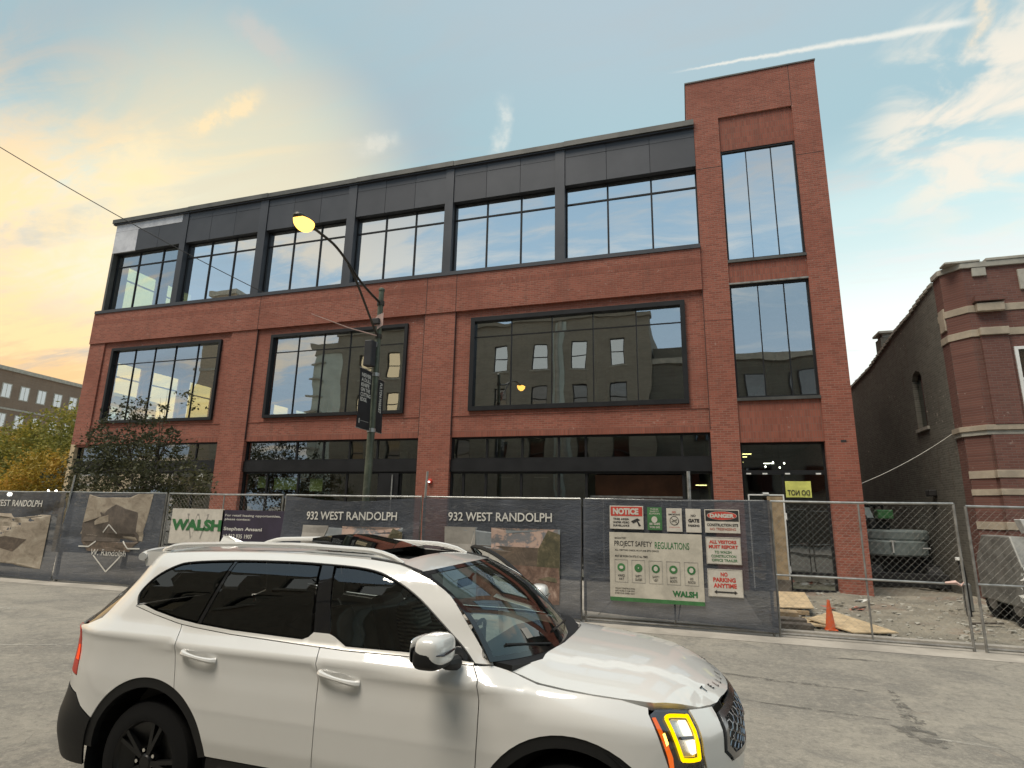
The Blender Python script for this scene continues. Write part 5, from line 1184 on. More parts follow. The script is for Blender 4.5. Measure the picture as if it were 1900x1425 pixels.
for i, (px, py, Y) in enumerate(((18, 917, 13.4), (90, 910, 16), (104, 911, 16))):
    x, z = at_y(px, py, Y); o = thing('site_lamp', ['large round lit site lamp above the sepia banner', 'small lit site lamp by the west corner', 'smaller lit site lamp next to the west corner'][i], 'lamp', (x, Y, z - .1)); rr = .075 if i == 0 else .04
    MB().lathe([(0, -rr), (rr * .7, -rr * .7), (rr, 0), (rr * .7, rr * .7), (0, rr)], (x, Y, z), 'z', 14).build('globe', M['work_light'], o, smooth=True); MB().tube([(x, Y, .066), (x, Y, z - rr * .8)], .02, 6).build('stand', M['galv_dull'], o)
# ---------------------------------------------------------------- SUV body surfaces (car space: x forward, y to the near side, z up)
CW = 0.995
def _smooth_table(zs, ds, sig):
    g = np.arange(0.0, 2.0, 0.004); v = np.interp(g, zs, ds)
    k = np.arange(-40, 41) * 0.004; w = np.exp(-(k / sig) ** 2 / 2); w /= w.sum()
    return g, np.convolve(np.pad(v, 40, mode='edge'), w, mode='valid')
_zg, _dg = _smooth_table([0, .20, .32, .45, .60, .78, .90, 1.0, 1.08, 1.115, 1.130, 1.142, 1.22, 1.30, 1.45, 1.60, 1.68, 1.72, 1.76],
                         [.2, .12, .06, .025, .004, .0, .004, .013, .014, .007, .004, .011, .075, .112, .18, .262, .325, .385, .48], 0.0045)
def _plan():
    pts = []
    for i in range(400):
        a = (i / 399) * math.pi / 2
        pts.append((2.5 + 1.37 * math.cos(a) ** .5, CW * math.sin(a)))
    for i in range(1, 200): pts.append((2.5 - 2.8 * i / 200, CW))
    for i in range(400):
        a = (1 - i / 399) * math.pi / 2
        pts.append((-.3 - .85 * max(0, math.cos(a)) ** (2 / 2.6), CW * math.sin(a) ** (2 / 2.6)))
    P = np.array(pts); P[-1, 1] = 0; P[0, 1] = 0
    d = np.hypot(*np.diff(P, axis=0).T); s = np.concatenate([[0], np.cumsum(d)])
    S = np.linspace(0, s[-1], 1600)
    Q = np.stack([np.interp(S, s, P[:, 0]), np.interp(S, s, P[:, 1])], 1)
    T = np.gradient(Q, S, axis=0)
    k = np.hanning(41); k /= k.sum()
    N = np.stack([T[:, 1] * -1, T[:, 0]], 1)
    if N[800, 1] < 0: N = -N
    N = np.stack([np.convolve(np.pad(N[:, j], 20, mode='edge'), k, mode='valid') for j in (0, 1)], 1)
    N /= np.linalg.norm(N, axis=1)[:, None]
    return S, Q, N
_S, _Q, _N = _plan()
SMAX = float(_S[-1])
DS = float(np.interp(0, -_Q[:, 0], _S)) - 4.458          # keeps the side panels where they are whatever the length of the nose
def s_of_x(x):
    r = float(np.interp(-x, -_Q[:, 0], _S)); return r - DS * _ss((r - .5) / 1.3)
def s_of_y_front(y): return float(np.interp(y, _Q[:400, 1], _S[:400]))
def _ss(t): t = min(1, max(0, t)); return t * t * (3 - 2 * t)
_zr = ([2.30, 2.46, 2.6, 2.75, 3.06, 3.35, 3.55, 3.7, 3.84], [1.215, 1.20, 1.155, 1.118, 1.092, 1.068, 1.048, 1.03, 1.01])
def ridge(x): return float(np.interp(x, *_zr))
def Pside(s, z):
    s = s + DS * _ss((s - .5) / 1.3)
    x = np.interp(s, _S, _Q[:, 0]); y = np.interp(s, _S, _Q[:, 1])
    nx = np.interp(s, _S, _N[:, 0]); ny = np.interp(s, _S, _N[:, 1]); l = math.hypot(nx, ny); nx /= l; ny /= l
    d = float(np.interp(z + .018 * min(1.7, max(-1.5, x - .8)) * _ss((z - .95) / .12) * _ss((1.5 - z) / .2), _zg, _dg))
    if x > 2.3:
        u = ridge(x) - z
        if z < 1.25 and u < .16: d += _ss((x - 2.3) / .35) * .10 * (1 - max(u, -.05) / .16) ** 2
    if x < -.3:
        w = _ss((-.3 - x) / .55)
        if z > 1.17: d += w * .42 * (z - 1.17)
        d += w * .05 * _ss((.78 - z) / .3) * -1
    return (x - nx * d, y - ny * d, z)
def roof_edge(x): return float(np.interp(x, [-1.1, -.75, -.45, -.3, .2, .8, 1.4, 1.7, 1.88, 2.0], [1.655, 1.665, 1.685, 1.705, 1.728, 1.737, 1.725, 1.70, 1.66, 1.62]))
def Proof(x, y):
    ze = roof_edge(x); ye = Pside(s_of_x(max(-.6, x)), ze)[1]
    return (x, y, ze + .03 * (1 - (y / ye) ** 2) - (.0))
def Phood(x, y):
    ye = Pside(s_of_x(min(x, 3.6)), ridge(x))[1]; t = min(1.3, abs(y) / max(ye, .05))
    ze = ridge(x)
    z = ze + .098 * (1 - t ** 2.8) * (1 - .45 * _ss((x - 3.2) / .6))
    yl = np.interp(x, [2.5, 3.7], [.64, .40])
    z += .019 * (1 - _ss((abs(y) - yl + .025) / .05))
    if x > 3.4: z -= .105 * ((x - 3.4) / .42) ** 2 * (1 + .8 * min(1, t) ** 2)
    return (x, y, z)
def Pscreen(u, v):
    b = math.sin(math.pi * v)
    x = (2.69 - .235 * u * u) * (1 - v) + (2.0 - .12 * u * u) * v + .055 * b
    y = u * ((.905) * (1 - v) + .685 * v) + 0 * b
    z = (1.165 + .045 * u * u) * (1 - v) + (1.69 - .03 * u * u) * v + .035 * b
    return (x, y, z)
XR, YN = -3.62, 3.30
YC = YN + CW
def wc(p): return (XR + p[0], YC - p[1], p[2])
CAR = thing('parked_suv', 'white sport utility vehicle with open sunroof and glowing amber front lamp', 'car', (XR + 1.45, YC, .0))
def dens(poly, step):
    out = []
    for i in range(len(poly)):
        a, b = poly[i], poly[(i + 1) % len(poly)]; n = max(1, int(math.ceil(math.hypot(b[0] - a[0], b[1] - a[1]) / step)))
        out += [(a[0] + (b[0] - a[0]) * k / n, a[1] + (b[1] - a[1]) * k / n) for k in range(n)]
    return out
def cat(pts, n=6):
    out = []; L = len(pts)
    for i in range(L - 1):
        a, b, c, d = [np.array(pts[min(max(j, 0), L - 1)], float) for j in (i - 1, i, i + 1, i + 2)]
        for k in range(n): t = k / n; out.append(tuple(.5 * ((2 * b) + (c - a) * t + (2 * a - 5 * b + 4 * c - d) * t * t + (3 * b - a - 3 * c + d) * t ** 3)))
    return out + [tuple(pts[-1])]
def panel(name, mat, poly, f, parent, gap=.003, rim=.014, step=.045, side=1, off=0.0, label=None, center=(1.2, 0, .7)):
    """a body panel: any outline in the surface's own (u,v), triangulated, with true surface normals and turned-in edges"""
    poly = dens(poly, step); n = len(poly); A = np.array(poly)
    area = .5 * np.sum(A[:, 0] * np.roll(A[:, 1], -1) - np.roll(A[:, 0], -1) * A[:, 1])
    if area < 0: A = A[::-1].copy()
    if gap:
        e1 = A - np.roll(A, 1, 0); e2 = np.roll(A, -1, 0) - A
        n1 = np.stack([-e1[:, 1], e1[:, 0]], 1); n2 = np.stack([-e2[:, 1], e2[:, 0]], 1)
        n1 /= np.linalg.norm(n1, axis=1)[:, None] + 1e-9; n2 /= np.linalg.norm(n2, axis=1)[:, None] + 1e-9
        m = n1 + n2; m /= np.maximum(.6, np.sum(m * n1, 1))[:, None]; A = A + m * gap
    lo, hi = A.min(0), A.max(0); B = np.roll(A, -1, 0); D = B - A
    g = np.array([(a, b) for a in np.arange(lo[0] + step / 2, hi[0], step) for b in np.arange(lo[1] + step / 2, hi[1], step)]).reshape(-1, 2)
    keep = []
    for q in g:
        t = np.clip(np.sum((q - A) * D, 1) / (np.sum(D * D, 1) + 1e-12), 0, 1)
        if np.min(np.linalg.norm(A + D * t[:, None] - q, axis=1)) < step * .4: continue
        cr = ((A[:, 1] > q[1]) != (B[:, 1] > q[1])) & (q[0] < D[:, 0] * (q[1] - A[:, 1]) / (D[:, 1] + 1e-15) + A[:, 0])
        if cr.sum() % 2: keep.append(tuple(q))
    res = geometry.delaunay_2d_cdt([Vector(map(float, p)) for p in A] + [Vector(map(float, p)) for p in keep], [(i, (i + 1) % n) for i in range(n)], [list(range(n))], 1, 1e-6)
    uv = [(v.x, v.y) for v in res[0]]; fs = [tuple(t) for t in res[2]]; h = 2e-3
    def pn(u, v):
        p = np.array(f(u, v)); a = np.array(f(u + h, v)) - np.array(f(u - h, v)); b = np.array(f(u, v + h)) - np.array(f(u, v - h))
        nn = np.cross(a, b); l = np.linalg.norm(nn); nn = nn / l if l > 1e-12 else np.array([0, 0, 1.0])
        if np.dot(nn, p - np.array(center)) < 0: nn = -nn
        return p + nn * off, nn
    PN = [pn(*q) for q in uv]; vs = [p for p, _ in PN]; ns = [q for _, q in PN]
    if rim:
        ids = {}
        cnt = {}
        for t in fs:
            for i in range(len(t)): e = (t[i], t[(i + 1) % len(t)]); cnt[tuple(sorted(e))] = cnt.get(tuple(sorted(e)), []) + [e]
        for k, es in cnt.items():
            if len(es) == 1:
                a, b = es[0]; base = len(vs); ed = vs[b] - vs[a]; sn = np.cross(ed, ns[a]); sn = sn / (np.linalg.norm(sn) + 1e-12)
                vs += [vs[a], vs[b], vs[b] - ns[b] * rim, vs[a] - ns[a] * rim]; ns += [sn] * 4; fs.append((base, base + 1, base + 2, base + 3))
    ws = [wc((p[0], p[1] * side, p[2])) for p in vs]; wn = [(q[0], -q[1] * side, q[2]) for q in ns]
    ff = []
    for t in fs:
        a, b, c = (np.array(ws[t[i]]) for i in (0, 1, 2)); nn = np.cross(b - a, c - a)
        ff.append(t if np.dot(nn, np.array(wn[t[0]])) >= 0 else t[::-1])
    o0 = WLOC[parent.name]; me = bpy.data.meshes.new(name); me.from_pydata([(x - o0.x, y - o0.y, z - o0.z) for x, y, z in ws], [], ff)
    me.materials.append(M[mat]); me.shade_smooth(); me.normals_split_custom_set_from_vertices(wn)
    o = bpy.data.objects.new(name, me); COL.objects.link(o); o.parent = parent; WLOC[o.name] = o0
    if label: o['label'] = label
    return o
def both(name, mat, poly, f=None, parent=None, **k):
    return [panel(name, mat, poly, f or Pside, parent or CAR, side=s, **k) for s in (1, -1)]
def arch(cs, cz, r, a0, a1, n=22): return [(cs + r * math.cos(math.radians(a0 + (a1 - a0) * k / n)), cz + r * math.sin(math.radians(a0 + (a1 - a0) * k / n))) for k in range(n + 1)]
RS, FS, AZ = 4.408, 1.538, .385          # wheel arch centres along the body side
TOP = cat([(4.761, 1.354), (4.80, 1.425), (4.733, 1.535), (4.599, 1.617), (4.467, 1.646), (4.137, 1.669), (3.714, 1.681), (3.347, 1.679), (2.99, 1.664), (2.758, 1.613), (2.523, 1.506), (2.297, 1.353), (2.171, 1.265), (2.098, 1.197)], 4)
KINK = [(2.098, 1.202), (2.296, 1.216), (2.511, 1.221), (2.806, 1.219), (2.959, 1.219), (3.02, 1.247), (3.06, 1.266), (3.10, 1.278), (3.218, 1.279), (3.246, 1.250), (3.287, 1.234), (3.542, 1.240), (3.852, 1.247), (4.144, 1.264), (4.343, 1.284), (4.565, 1.320), (4.70, 1.352)]
BELT = [(2.098, 1.188), (2.5, 1.200), (2.96, 1.198), (3.14, 1.203), (3.3, 1.207), (3.852, 1.224), (4.144, 1.242), (4.285, 1.254), (4.343, 1.262), (4.565, 1.299), (4.765, 1.340)]
def belt(a, b): return [p for p in BELT if a <= p[0] <= b]
seamA = [(2.098, 1.188), (2.054, 1.13), (2.035, 1.026), (2.036, .865), (2.042, .69), (2.05, .50)]
seamB = [(3.14, 1.203), (3.094, 1.035), (3.087, .798), (3.089, .546), (3.09, .50)]
seamC = [(4.285, 1.254), (4.247, 1.163), (4.231, 1.068), (4.194, .87)]
DOORF = both('front_door', 'car_white', belt(2.098, 3.14) + seamB[1:] + seamA[::-1][:-1])[0] if False else None
fd = panel('front_door', 'car_white', belt(2.098, 3.14) + seamB[1:] + seamA[::-1][:-1], Pside, CAR, side=1)
rd = both('rear_door', 'car_white', belt(3.14, 4.285) + seamC[1:] + [p for p in arch(RS, AZ, .53, 113, 168) if p[1] > .505] [::1][:0] + arch(RS, AZ, .53, 114, 167)[::1] + [(3.88, .50)] + seamB[::-1][:-1])
roofl = [(4.96, 1.672), (4.9, 1.69), (4.7, 1.707), (4.26, 1.728), (3.66, 1.737), (3.06, 1.725), (2.76, 1.70), (2.58, 1.655)]
apil = [(2.488, 1.626), (2.317, 1.538), (2.161, 1.382), (2.009, 1.222), (1.985, 1.19)]
QUART = seamC + arch(RS, AZ, .53, 113, 26) + [(5.01, .675), (5.103, .744), (5.25, .765), (5.42, .77), (5.42, .86), (5.15, .853), (5.185, 1.02), (5.24, 1.155), (5.42, 1.165), (5.22, 1.19), (5.10, 1.24), (5.045, 1.4), (4.985, 1.6), (4.97, 1.65)] + cat(roofl, 4) + cat(apil, 4) + TOP[::-1] + belt(4.3, 4.8)[::-1]
# the angle range of the arch runs from the door seam over the top to the bumper
q = both('body_side', 'car_white', QUART)
FEND = seamA[::-1] + [(1.985, 1.19), (1.91, ridge(2.55)), (1.81, ridge(2.648) - .002), (1.719, ridge(2.739) - .002), (1.549, ridge(2.909) - .002), (1.394, ridge(3.06) - .002), (1.237, ridge(3.21) - .002), (1.081, 1.046), (1.089, 1.021), (1.01, .78), (1.0, .70), (.985, .66), (.985, .53)] + arch(FS, AZ, .52, 163, 13)[::1]
FEND = FEND[:-24] if False else FEND
fe = both('front_wing', 'car_white', seamA[::-1] + FEND[6:19] + arch(FS, AZ, .52, 163, 13))
for cs, r, a0, a1 in ((RS, .53, 5, 168), (FS, .52, 12, 168)): both('arch_trim', 'car_black', arch(cs, AZ, r + .002, a0, a1) + arch(cs, AZ, r - .06, a1, a0), off=-.006, gap=0, rim=.05)
both('chrome_strip', 'satin_trim', BELT + KINK[::-1], off=.004, gap=.001, rim=.01, step=.03)
# glass: door panes, quarter pane, black pillars between
def upper(a, b): return [p for p in TOP if a <= p[0] <= b]
def lower(a, b): return [p for p in KINK if a <= p[0] <= b]
both('quarter_glass', 'glass_privacy', [(4.165, 1.268)] + lower(4.2, 4.71) + [p for p in TOP if p[0] > 4.105] + [(4.105, 1.67)], off=-.006, gap=.012, rim=.004)
both('rear_door_glass', 'glass_privacy', [(3.235, 1.272)] + lower(3.24, 4.13) + [(4.145, 1.266), (4.09, 1.668)] + upper(3.4, 4.09) + [(3.365, 1.677)], off=-.008, gap=.010, rim=.004)
fg = panel('front_door_glass', 'glass_front', upper(2.15, 3.22)[0:0] + lower(2.2, 3.10) + [(3.12, 1.277), (3.245, 1.673)] + upper(2.2, 3.2), Pside, CAR, off=-.008, gap=.010, rim=.004)
both('pillar', 'gloss_black', [(3.10, 1.278), (3.225, 1.279), (3.355, 1.680), (3.255, 1.677)], off=-.004, gap=.002, rim=.02)
both('pillar', 'gloss_black', [(4.13, 1.264), (4.165, 1.268), (4.105, 1.672), (4.08, 1.672)], off=-.004, gap=.002, rim=.02)
for s in (1, -1):     # dark seal round the glass
    path = [wc((lambda p: (p[0], (p[1] - .004) * s, p[2]))(Pside(*p))) for p in TOP]; MB().tube(path, .007, 6).build('window_seal', M['car_black'], CAR, smooth=True)
    sail = [(2.098, 1.205), (2.36, 1.218), (2.33, 1.33), (2.27, 1.335)]
    if s == 1: panel('sail_panel', 'gloss_black', sail, Pside, CAR, off=-.002, gap=.002, rim=.01)
# sills and bumpers in black plastic
both('sill', 'car_black', [(2.05, .495), (3.88, .495), (3.90, .40), (3.92, .27), (2.03, .27), (2.04, .40)], gap=.0, off=-.004); both('sill_strip', 'chrome', [(2.1, .435), (3.8, .44), (3.8, .405), (2.1, .40)], gap=.0, off=.004)
both('rear_bumper', 'car_black', arch(RS, AZ, .53, 25, 8) + [(4.97, .30), (6.27, .30), (6.27, .765), (5.42, .765), (5.25, .76), (5.103, .739), (5.01, .67)], off=.004, gap=.0)
# tail
lamp = both('tail_lamp', 'sign_red', [(5.15, .853), (5.185, 1.02), (5.24, 1.155), (5.42, 1.165), (5.60, 1.16), (5.60, .9), (5.42, .86)], off=.003, gap=.003)
for i, l in enumerate(lamp): panel('lit_strip', 'tail_lit', [(5.17, .95), (5.18, 1.0), (5.20, 1.05), (5.24, 1.05), (5.24, .95)], Pside, l, side=(1, -1)[i], off=.006, gap=0, rim=0)
both('tailgate', 'car_white', [(5.42, .77), (6.275, .77), (6.275, 1.17), (5.6, 1.165), (5.60, .9), (5.42, .86)], gap=.003); both('tailgate_frame', 'car_white', [(5.42, 1.17), (6.275, 1.175), (6.275, 1.215), (5.38, 1.21)], gap=.0)
both('rear_glass', 'gloss_black', [(5.22, 1.195), (5.38, 1.21), (6.275, 1.22), (6.275, 1.66), (4.97, 1.655), (4.985, 1.6), (5.045, 1.4), (5.10, 1.245)], gap=.0, rim=.004, off=-.004)
sp = []
for k in range(13):
    y = -.63 + 1.26 * k / 12; e = 1 - (abs(y) / .72) ** 6
    sp.append((y, e))
vs = []; fs = []
for y, e in sp:
    b = .20 * (y / .7) ** 2
    for x, z in ((-.36, 1.726), (-.56, 1.726), (-.73 + b, 1.712), (-.755 + b, 1.692), (-.73 + b, 1.645), (-.55, 1.61), (-.36, 1.64)): vs.append(wc((x, y, z - .035 * (y / .7) ** 4)))
for i in range(12):
    for k in range(7): fs.append((i * 7 + k, i * 7 + (k + 1) % 7, (i + 1) * 7 + (k + 1) % 7, (i + 1) * 7 + k))
fs += [tuple(range(7)), tuple(12 * 7 + k for k in range(7))]
spo = MB().add(vs, fs).build('roof_spoiler', M['car_white'], CAR, smooth=.9)
MB().tube([wc((-.72 + .15 * (y / .66) ** 2, y, 1.676 - .015 * (y / .66) ** 4)) for y in np.linspace(-.655, .655, 25)], [.030, .040, .044] + [.046] * 19 + [.044, .040, .030], 12).build('spoiler_lip', M['car_white'], spo, smooth=True)
# roof with its opening, sunroof glass tilted up and slid back
def ry(x): return Pside(s_of_x(max(-.7, x)), roof_edge(x))[1] - .004
xs = [-.72, -.4, 0, .4, .7]; 
SRX0, SRX1, SRY = .98, 1.66, .43
panel('roof', 'car_white', [(-.72, -ry(-.72))] + [(x, -ry(x)) for x in (-.4, 0, .4, SRX0)] + [(SRX0, ry(SRX0))] + [(x, ry(x)) for x in (.4, 0, -.4, -.72)], Proof, CAR, gap=0, center=(1.2, 0, 0))
fr = [(1.955 - .085 * (y / .66) ** 2, y) for y in np.linspace(.64, -.64, 11)]
panel('roof', 'car_white', [(SRX1, -ry(SRX1)), (SRX1, ry(SRX1)), (1.8, ry(1.8) - .005)] + fr + [(1.8, -ry(1.8) + .005)], Proof, CAR, gap=0, rim=.02, center=(1.2, 0, 0))
for s in (1, -1): panel('roof', 'car_white', [(SRX0, SRY), (SRX1, SRY), (SRX1, ry(SRX1)), (1.3, ry(1.3)), (SRX0, ry(SRX0))], Proof, CAR, gap=0, side=s, center=(1.2, 0, 0))
panel('roof_well', 'car_black', [(SRX0, -SRY), (SRX1, -SRY), (SRX1, SRY), (SRX0, SRY)], lambda x, y: (x, y, Proof(x, y)[2] - .07), CAR, gap=0, rim=0, center=(1.2, 0, 0))
for y0, y1 in ((-SRY - .004, -SRY + .012), (SRY - .012, SRY + .004)): MB().add([wc((x, y, roof_edge(x) + z)) for x in (SRX0, SRX1) for y in (y0, y1) for z in (-.07, .018)], [(0, 1, 3, 2), (4, 5, 7, 6), (0, 1, 5, 4), (2, 3, 7, 6), (0, 2, 6, 4), (1, 3, 7, 5)]).build('sunroof_rail', M['car_black'], CAR)
def Psun(x, y): return (x, y, 1.752 + .085 * (1.38 - x) / .54 + .018 * (1 - (y / .5) ** 2))
panel('sunroof_glass', 'glass_roof', [(.84, -.44), (1.36, -.44), (1.38, 0), (1.36, .44), (.84, .44)], Psun, CAR, gap=0, rim=.03, center=(1, 0, 0)); panel('sunroof_lining', 'car_black', [(.85, -.43), (1.35, -.43), (1.37, 0), (1.35, .43), (.85, .43)], lambda x, y: (x, y, Psun(x, y)[2] - .012), CAR, gap=0, rim=0, center=(1, 0, 0))
for s in (1, -1):
    p = []
    for k in range(26):
        t = k / 25; x = -.50 + 2.2 * t; lift = .048 * min(1, min(t, 1 - t) / .10) ** .6
        p.append(wc((x, s * (ry(x) - .045), roof_edge(x) + .004 + lift)))
    MB().tube(p, [.012] + [.019] * 24 + [.012], 8).build('roof_rail', M['car_white'], CAR, smooth=True)
    q = [wc((x, s * (ry(x) - .01), roof_edge(x) + .006)) for x in np.linspace(1.45, 1.88, 8)]; MB().tube(q, .008, 6).build('drip_seal', M['car_black'], CAR, smooth=True)
vs = [wc(p) for p in [(-.42, 0, 1.80), (-.43, .03, 1.735), (-.43, -.03, 1.735), (-.22, .018, 1.745), (-.22, -.018, 1.745), (-.16, 0, 1.75), (-.36, .006, 1.808), (-.36, -.006, 1.808)]]
MB().add(vs, [(0, 1, 3, 6), (6, 3, 5), (0, 7, 4, 2), (7, 5, 4), (0, 2, 1), (0, 6, 7), (6, 5, 7)]).build('aerial_fin', M['car_white'], CAR)
# windscreen
scr = [(-.985, .02), (.985, .02), (.985, .99), (-.985, .99)]
ws_ = panel('windscreen', 'glass_screen', scr, Pscreen, CAR, gap=0, rim=0, step=.07)
def strip(u0, u1, v0, v1, nm, m='gloss_black', o=.004): return panel(nm, m, [(u0, v0), (u1, v0), (u1, v1), (u0, v1)], Pscreen, CAR, gap=0, rim=.006, step=.08, off=o)
strip(-1.0, -.955, 0, 1, 'screen_edge'); strip(.955, 1.0, 0, 1, 'screen_edge'); strip(-.96, .96, 0, .045, 'screen_edge'); strip(-.96, .96, .955, 1.0, 'screen_edge')
strip(-.10, .10, .80, .955, 'sensor_housing', 'car_black', -.012)
st = panel('permit_sticker', 'print_grey', [(.44, .14), (.53, .14), (.53, .23), (.44, .23)], Pscreen, ws_, gap=0, rim=0, off=.003)
panel('cowl', 'car_black', [(2.44, -.86), (2.55, -.60), (2.65, -.25), (2.65, .25), (2.55, .60), (2.44, .86), (2.58, .86), (2.71, .6), (2.785, .2), (2.785, -.2), (2.71, -.6), (2.58, -.86)], lambda x, y: (x, y, 1.175 + .02 * (abs(y) / .9) ** 2 - .10 * (x - 2.6)), CAR, gap=0, rim=.03, center=(2, 0, 0))
for y0, y1 in ((-.55, .05), (.25, .72)): MB().tube([wc(Pscreen(y0 / .9, .02)[0:2] + (Pscreen(y0 / .9, .02)[2] + .02,)), wc(Pscreen(y1 / .9, .11)[0:2] + (Pscreen(y1 / .9, .11)[2] + .012,))], .009, 6).build('wiper', M['car_black'], CAR)
# bonnet
hl_ = [(x, Pside(s_of_x(x), ridge(x))[1]) for x in (2.56, 2.64, 2.72, 2.9, 3.05, 3.2, 3.33)]
nose = [Pside(s, z)[:2] for s, z in ((1.04, 1.043), (.925, 1.036), (.81, 1.024), (.70, 1.01), (.56, 1.0), (.42, .99), (.28, .985), (.14, .98), (0, .98))]
half = hl_ + nose
BON = [(2.78, 0), (2.77, .3), (2.70, .62)] + half + [(x, -y) for x, y in half[:-1]][::-1] + [(2.70, -.62), (2.77, -.3)]
hd = panel('bonnet', 'car_white', BON, Phood, CAR, gap=.003, rim=.045, step=.04, center=(3, 0, 0))
v, f = text_fit('TELLURIDE', 1, 1, .01, 1.0)
q = []
for a, b in v:
    y = .44 - .88 * a; x = 3.70 - .30 * (y / .6) ** 2 * .55 + .0 - .035 * (b - .5)
    x = 3.735 - .14 * (y / .5) ** 2 + (b - .5) * -.040
    q.append(wc((x, y, Phood(x, y)[2] + .006)))
# letters are spread widely across the nose
v9 = []; f9 = []
for i, ch in enumerate('TELLURIDE'):
    v, f = text_fit(ch, .027 if ch != 'I' else .008, .036, .025); yc = .40 - .10 * i
    base = len(v9)
    for a, b in v:
        y = yc + .017 - a; x = 3.755 - .15 * (y / .5) ** 2 - b; p = Phood(x, y); v9.append(wc((x, y, p[2] + .005)))
    f9 += [tuple(k + base for k in t) for t in f]
MB().add(v9, f9).build('lettering', M['car_black'], hd)
# nose: grille, bumper, lamps
GR = [(0, .985), (.30, .982), (.552, .970), (.575, .93), (.59, .80), (.50, .735), (.25, .715), (0, .71)]
both('bumper', 'car_white', [(.56, 1.0), (.70, 1.012), (.80, 1.02), (.80, .998), (.79, .814), (.774, .75), (.79, .695), (.985, .66), (.985, .53), (.6, .48), (0, .48), (0, .705), (.26, .709), (.51, .729), (.605, .797), (.59, .935)], gap=.003)
both('bumper_skirt', 'car_black', [(1.04, .53), (.6, .475), (0, .475), (0, .28), (1.0, .28), (1.02, .40)], gap=0, off=-.01)
inner = [(0, .955), (.29, .952), (.525, .942), (.545, .91), (.555, .815), (.48, .765), (.25, .745), (0, .74)]
both('grille_surround', 'chrome_dark', GR + inner[::-1], gap=0, off=.012, rim=.03, step=.03)
def inside(p, poly):
    c = False
    for (x1, y1), (x2, y2) in zip(poly, poly[1:] + poly[:1]):
        if (y1 > p[1]) != (y2 > p[1]) and p[0] < (x2 - x1) * (p[1] - y1) / (y2 - y1) + x1: c = not c
    return c
gl = both('grille', 'car_black', inner, gap=0, off=-.02, rim=0)
for gi, s in enumerate((1, -1)):
    hx = MB(); R_ = .043
    for c in range(9):
        for r in range(5):
            cu, cv = c * .062, .765 + r * .046 + (.023 if c % 2 else 0)
            pts = [(cu + R_ * math.cos(math.radians(60 * k)) * .92, cv + .0255 * math.sin(math.radians(60 * k))) for k in range(6)]
            if not inside((cu, cv), inner + [(-.06, .74), (-.06, .955)]): continue
            p3 = [wc((lambda p: (p[0] + .004, p[1] * s, p[2]))(Pside(max(0.0, u), w))) for u, w in pts]
            hx.tube(p3 + [p3[0]], .0042, 4, cap=False)
    hx.build('grille_mesh', M['chrome_dark'], gl[gi], smooth=True)
    MB().tube([wc((lambda p: (p[0] + .004, p[1] * s, p[2]))(Pside(u, .85))) for u in (0.0, .03, .06)], .012, 6).build('emblem', M['chrome'], gl[gi])
HL = [(1.089, 1.021), (1.04, 1.041), (.925, 1.036), (.809, 1.021), (.801, .998), (.791, .814), (.775, .745), (.79, .70), (1.0, .70), (1.01, .78)]
D0 = [(1.003, 1.007), (.968, 1.015), (.847, 1.003), (.835, .989), (.818, .823), (.832, .80), (.924, .807), (.943, .829)]
for s in (1, -1):
    h = panel('headlamp', 'lamp_housing', HL, Pside, CAR, side=s, gap=.003, rim=.02, off=-.012)
    c = np.array(D0).mean(0); D1 = [tuple(c + (np.array(p) - c) * np.array([.76, .86])) for p in D0]
    DM = [tuple(c + (np.array(p) - c) * np.array([.90, .94])) for p in D0]; DM = cat(DM + [DM[0]], 3)
    MB().tube([wc((lambda p: (p[0], p[1] * s, p[2]))(Pside(*p))) for p in DM], .0105, 8).build('running_light', M['drl_yellow'], h, smooth=True)
    panel('reflector', 'chrome', D1, Pside, h, side=s, gap=.002, rim=0, off=-.010)
    c2 = np.array(D1).mean(0)
    panel('beam_lamp', 'head_lit', [(.865, .985), (.915, .99), (.905, .925), (.855, .92)], Pside, h, side=s, gap=0, rim=0, off=-.004, step=.03); panel('beam_lamp', 'head_lit', [(.845, .90), (.90, .895), (.87, .83), (.84, .835)], Pside, h, side=s, gap=0, rim=0, off=-.004, step=.03)
    panel('lamp_divider', 'lamp_housing', [(.85, .918), (.935, .922), (.935, .908), (.85, .904)], Pside, h, side=s, gap=0, rim=.004, off=-.001, step=.02)
    panel('indicator', 'amber_lit', [(1.072, 1.008), (1.052, 1.008), (.985, .83), (.98, .76), (1.0, .76), (1.012, .83)], Pside, h, side=s, gap=0, rim=.006, off=-.003, step=.03); panel('indicator_bulb', 'amber_hot', [(1.035, .94), (1.022, .945), (1.008, .895), (1.02, .885)], Pside, h, side=s, gap=0, rim=0, off=.001, step=.02)
    panel('lens', 'lamp_lens', HL, Pside, h, side=s, gap=.005, rim=.004, off=.004)
# door handles
for s0, z0, z1 in ((4.165, 1.098, 1.066), (3.083, 1.073, 1.035)):
    for s in (1, -1):
        if s == -1 and s0 < 3.5: continue
        p = []; rr = []
        for k in range(15):
            t = k / 14; a = Pside(s0 - .275 * t, z0 + (z1 - z0) * t); d = .034 * math.sin(math.pi * min(1, max(0, t))) ** .35
            p.append(wc((a[0], (a[1] + d) * s, a[2]))); rr.append(.013 + .008 * (abs(t - .5) * 2) ** 2)
        MB().tube(p, rr, 8).build('door_handle', M['car_white'], CAR, smooth=True)
        panel('handle_recess', 'car_white', [(s0 - .137 + .075 * math.cos(a), (z0 + z1) / 2 + .030 * math.sin(a)) for a in np.linspace(0, 2 * math.pi, 15)[:-1]], lambda u, v: tuple(np.array(Pside(u, v)) - np.array([0, .0, 0])), CAR, side=s, off=.0012, gap=0, rim=0)
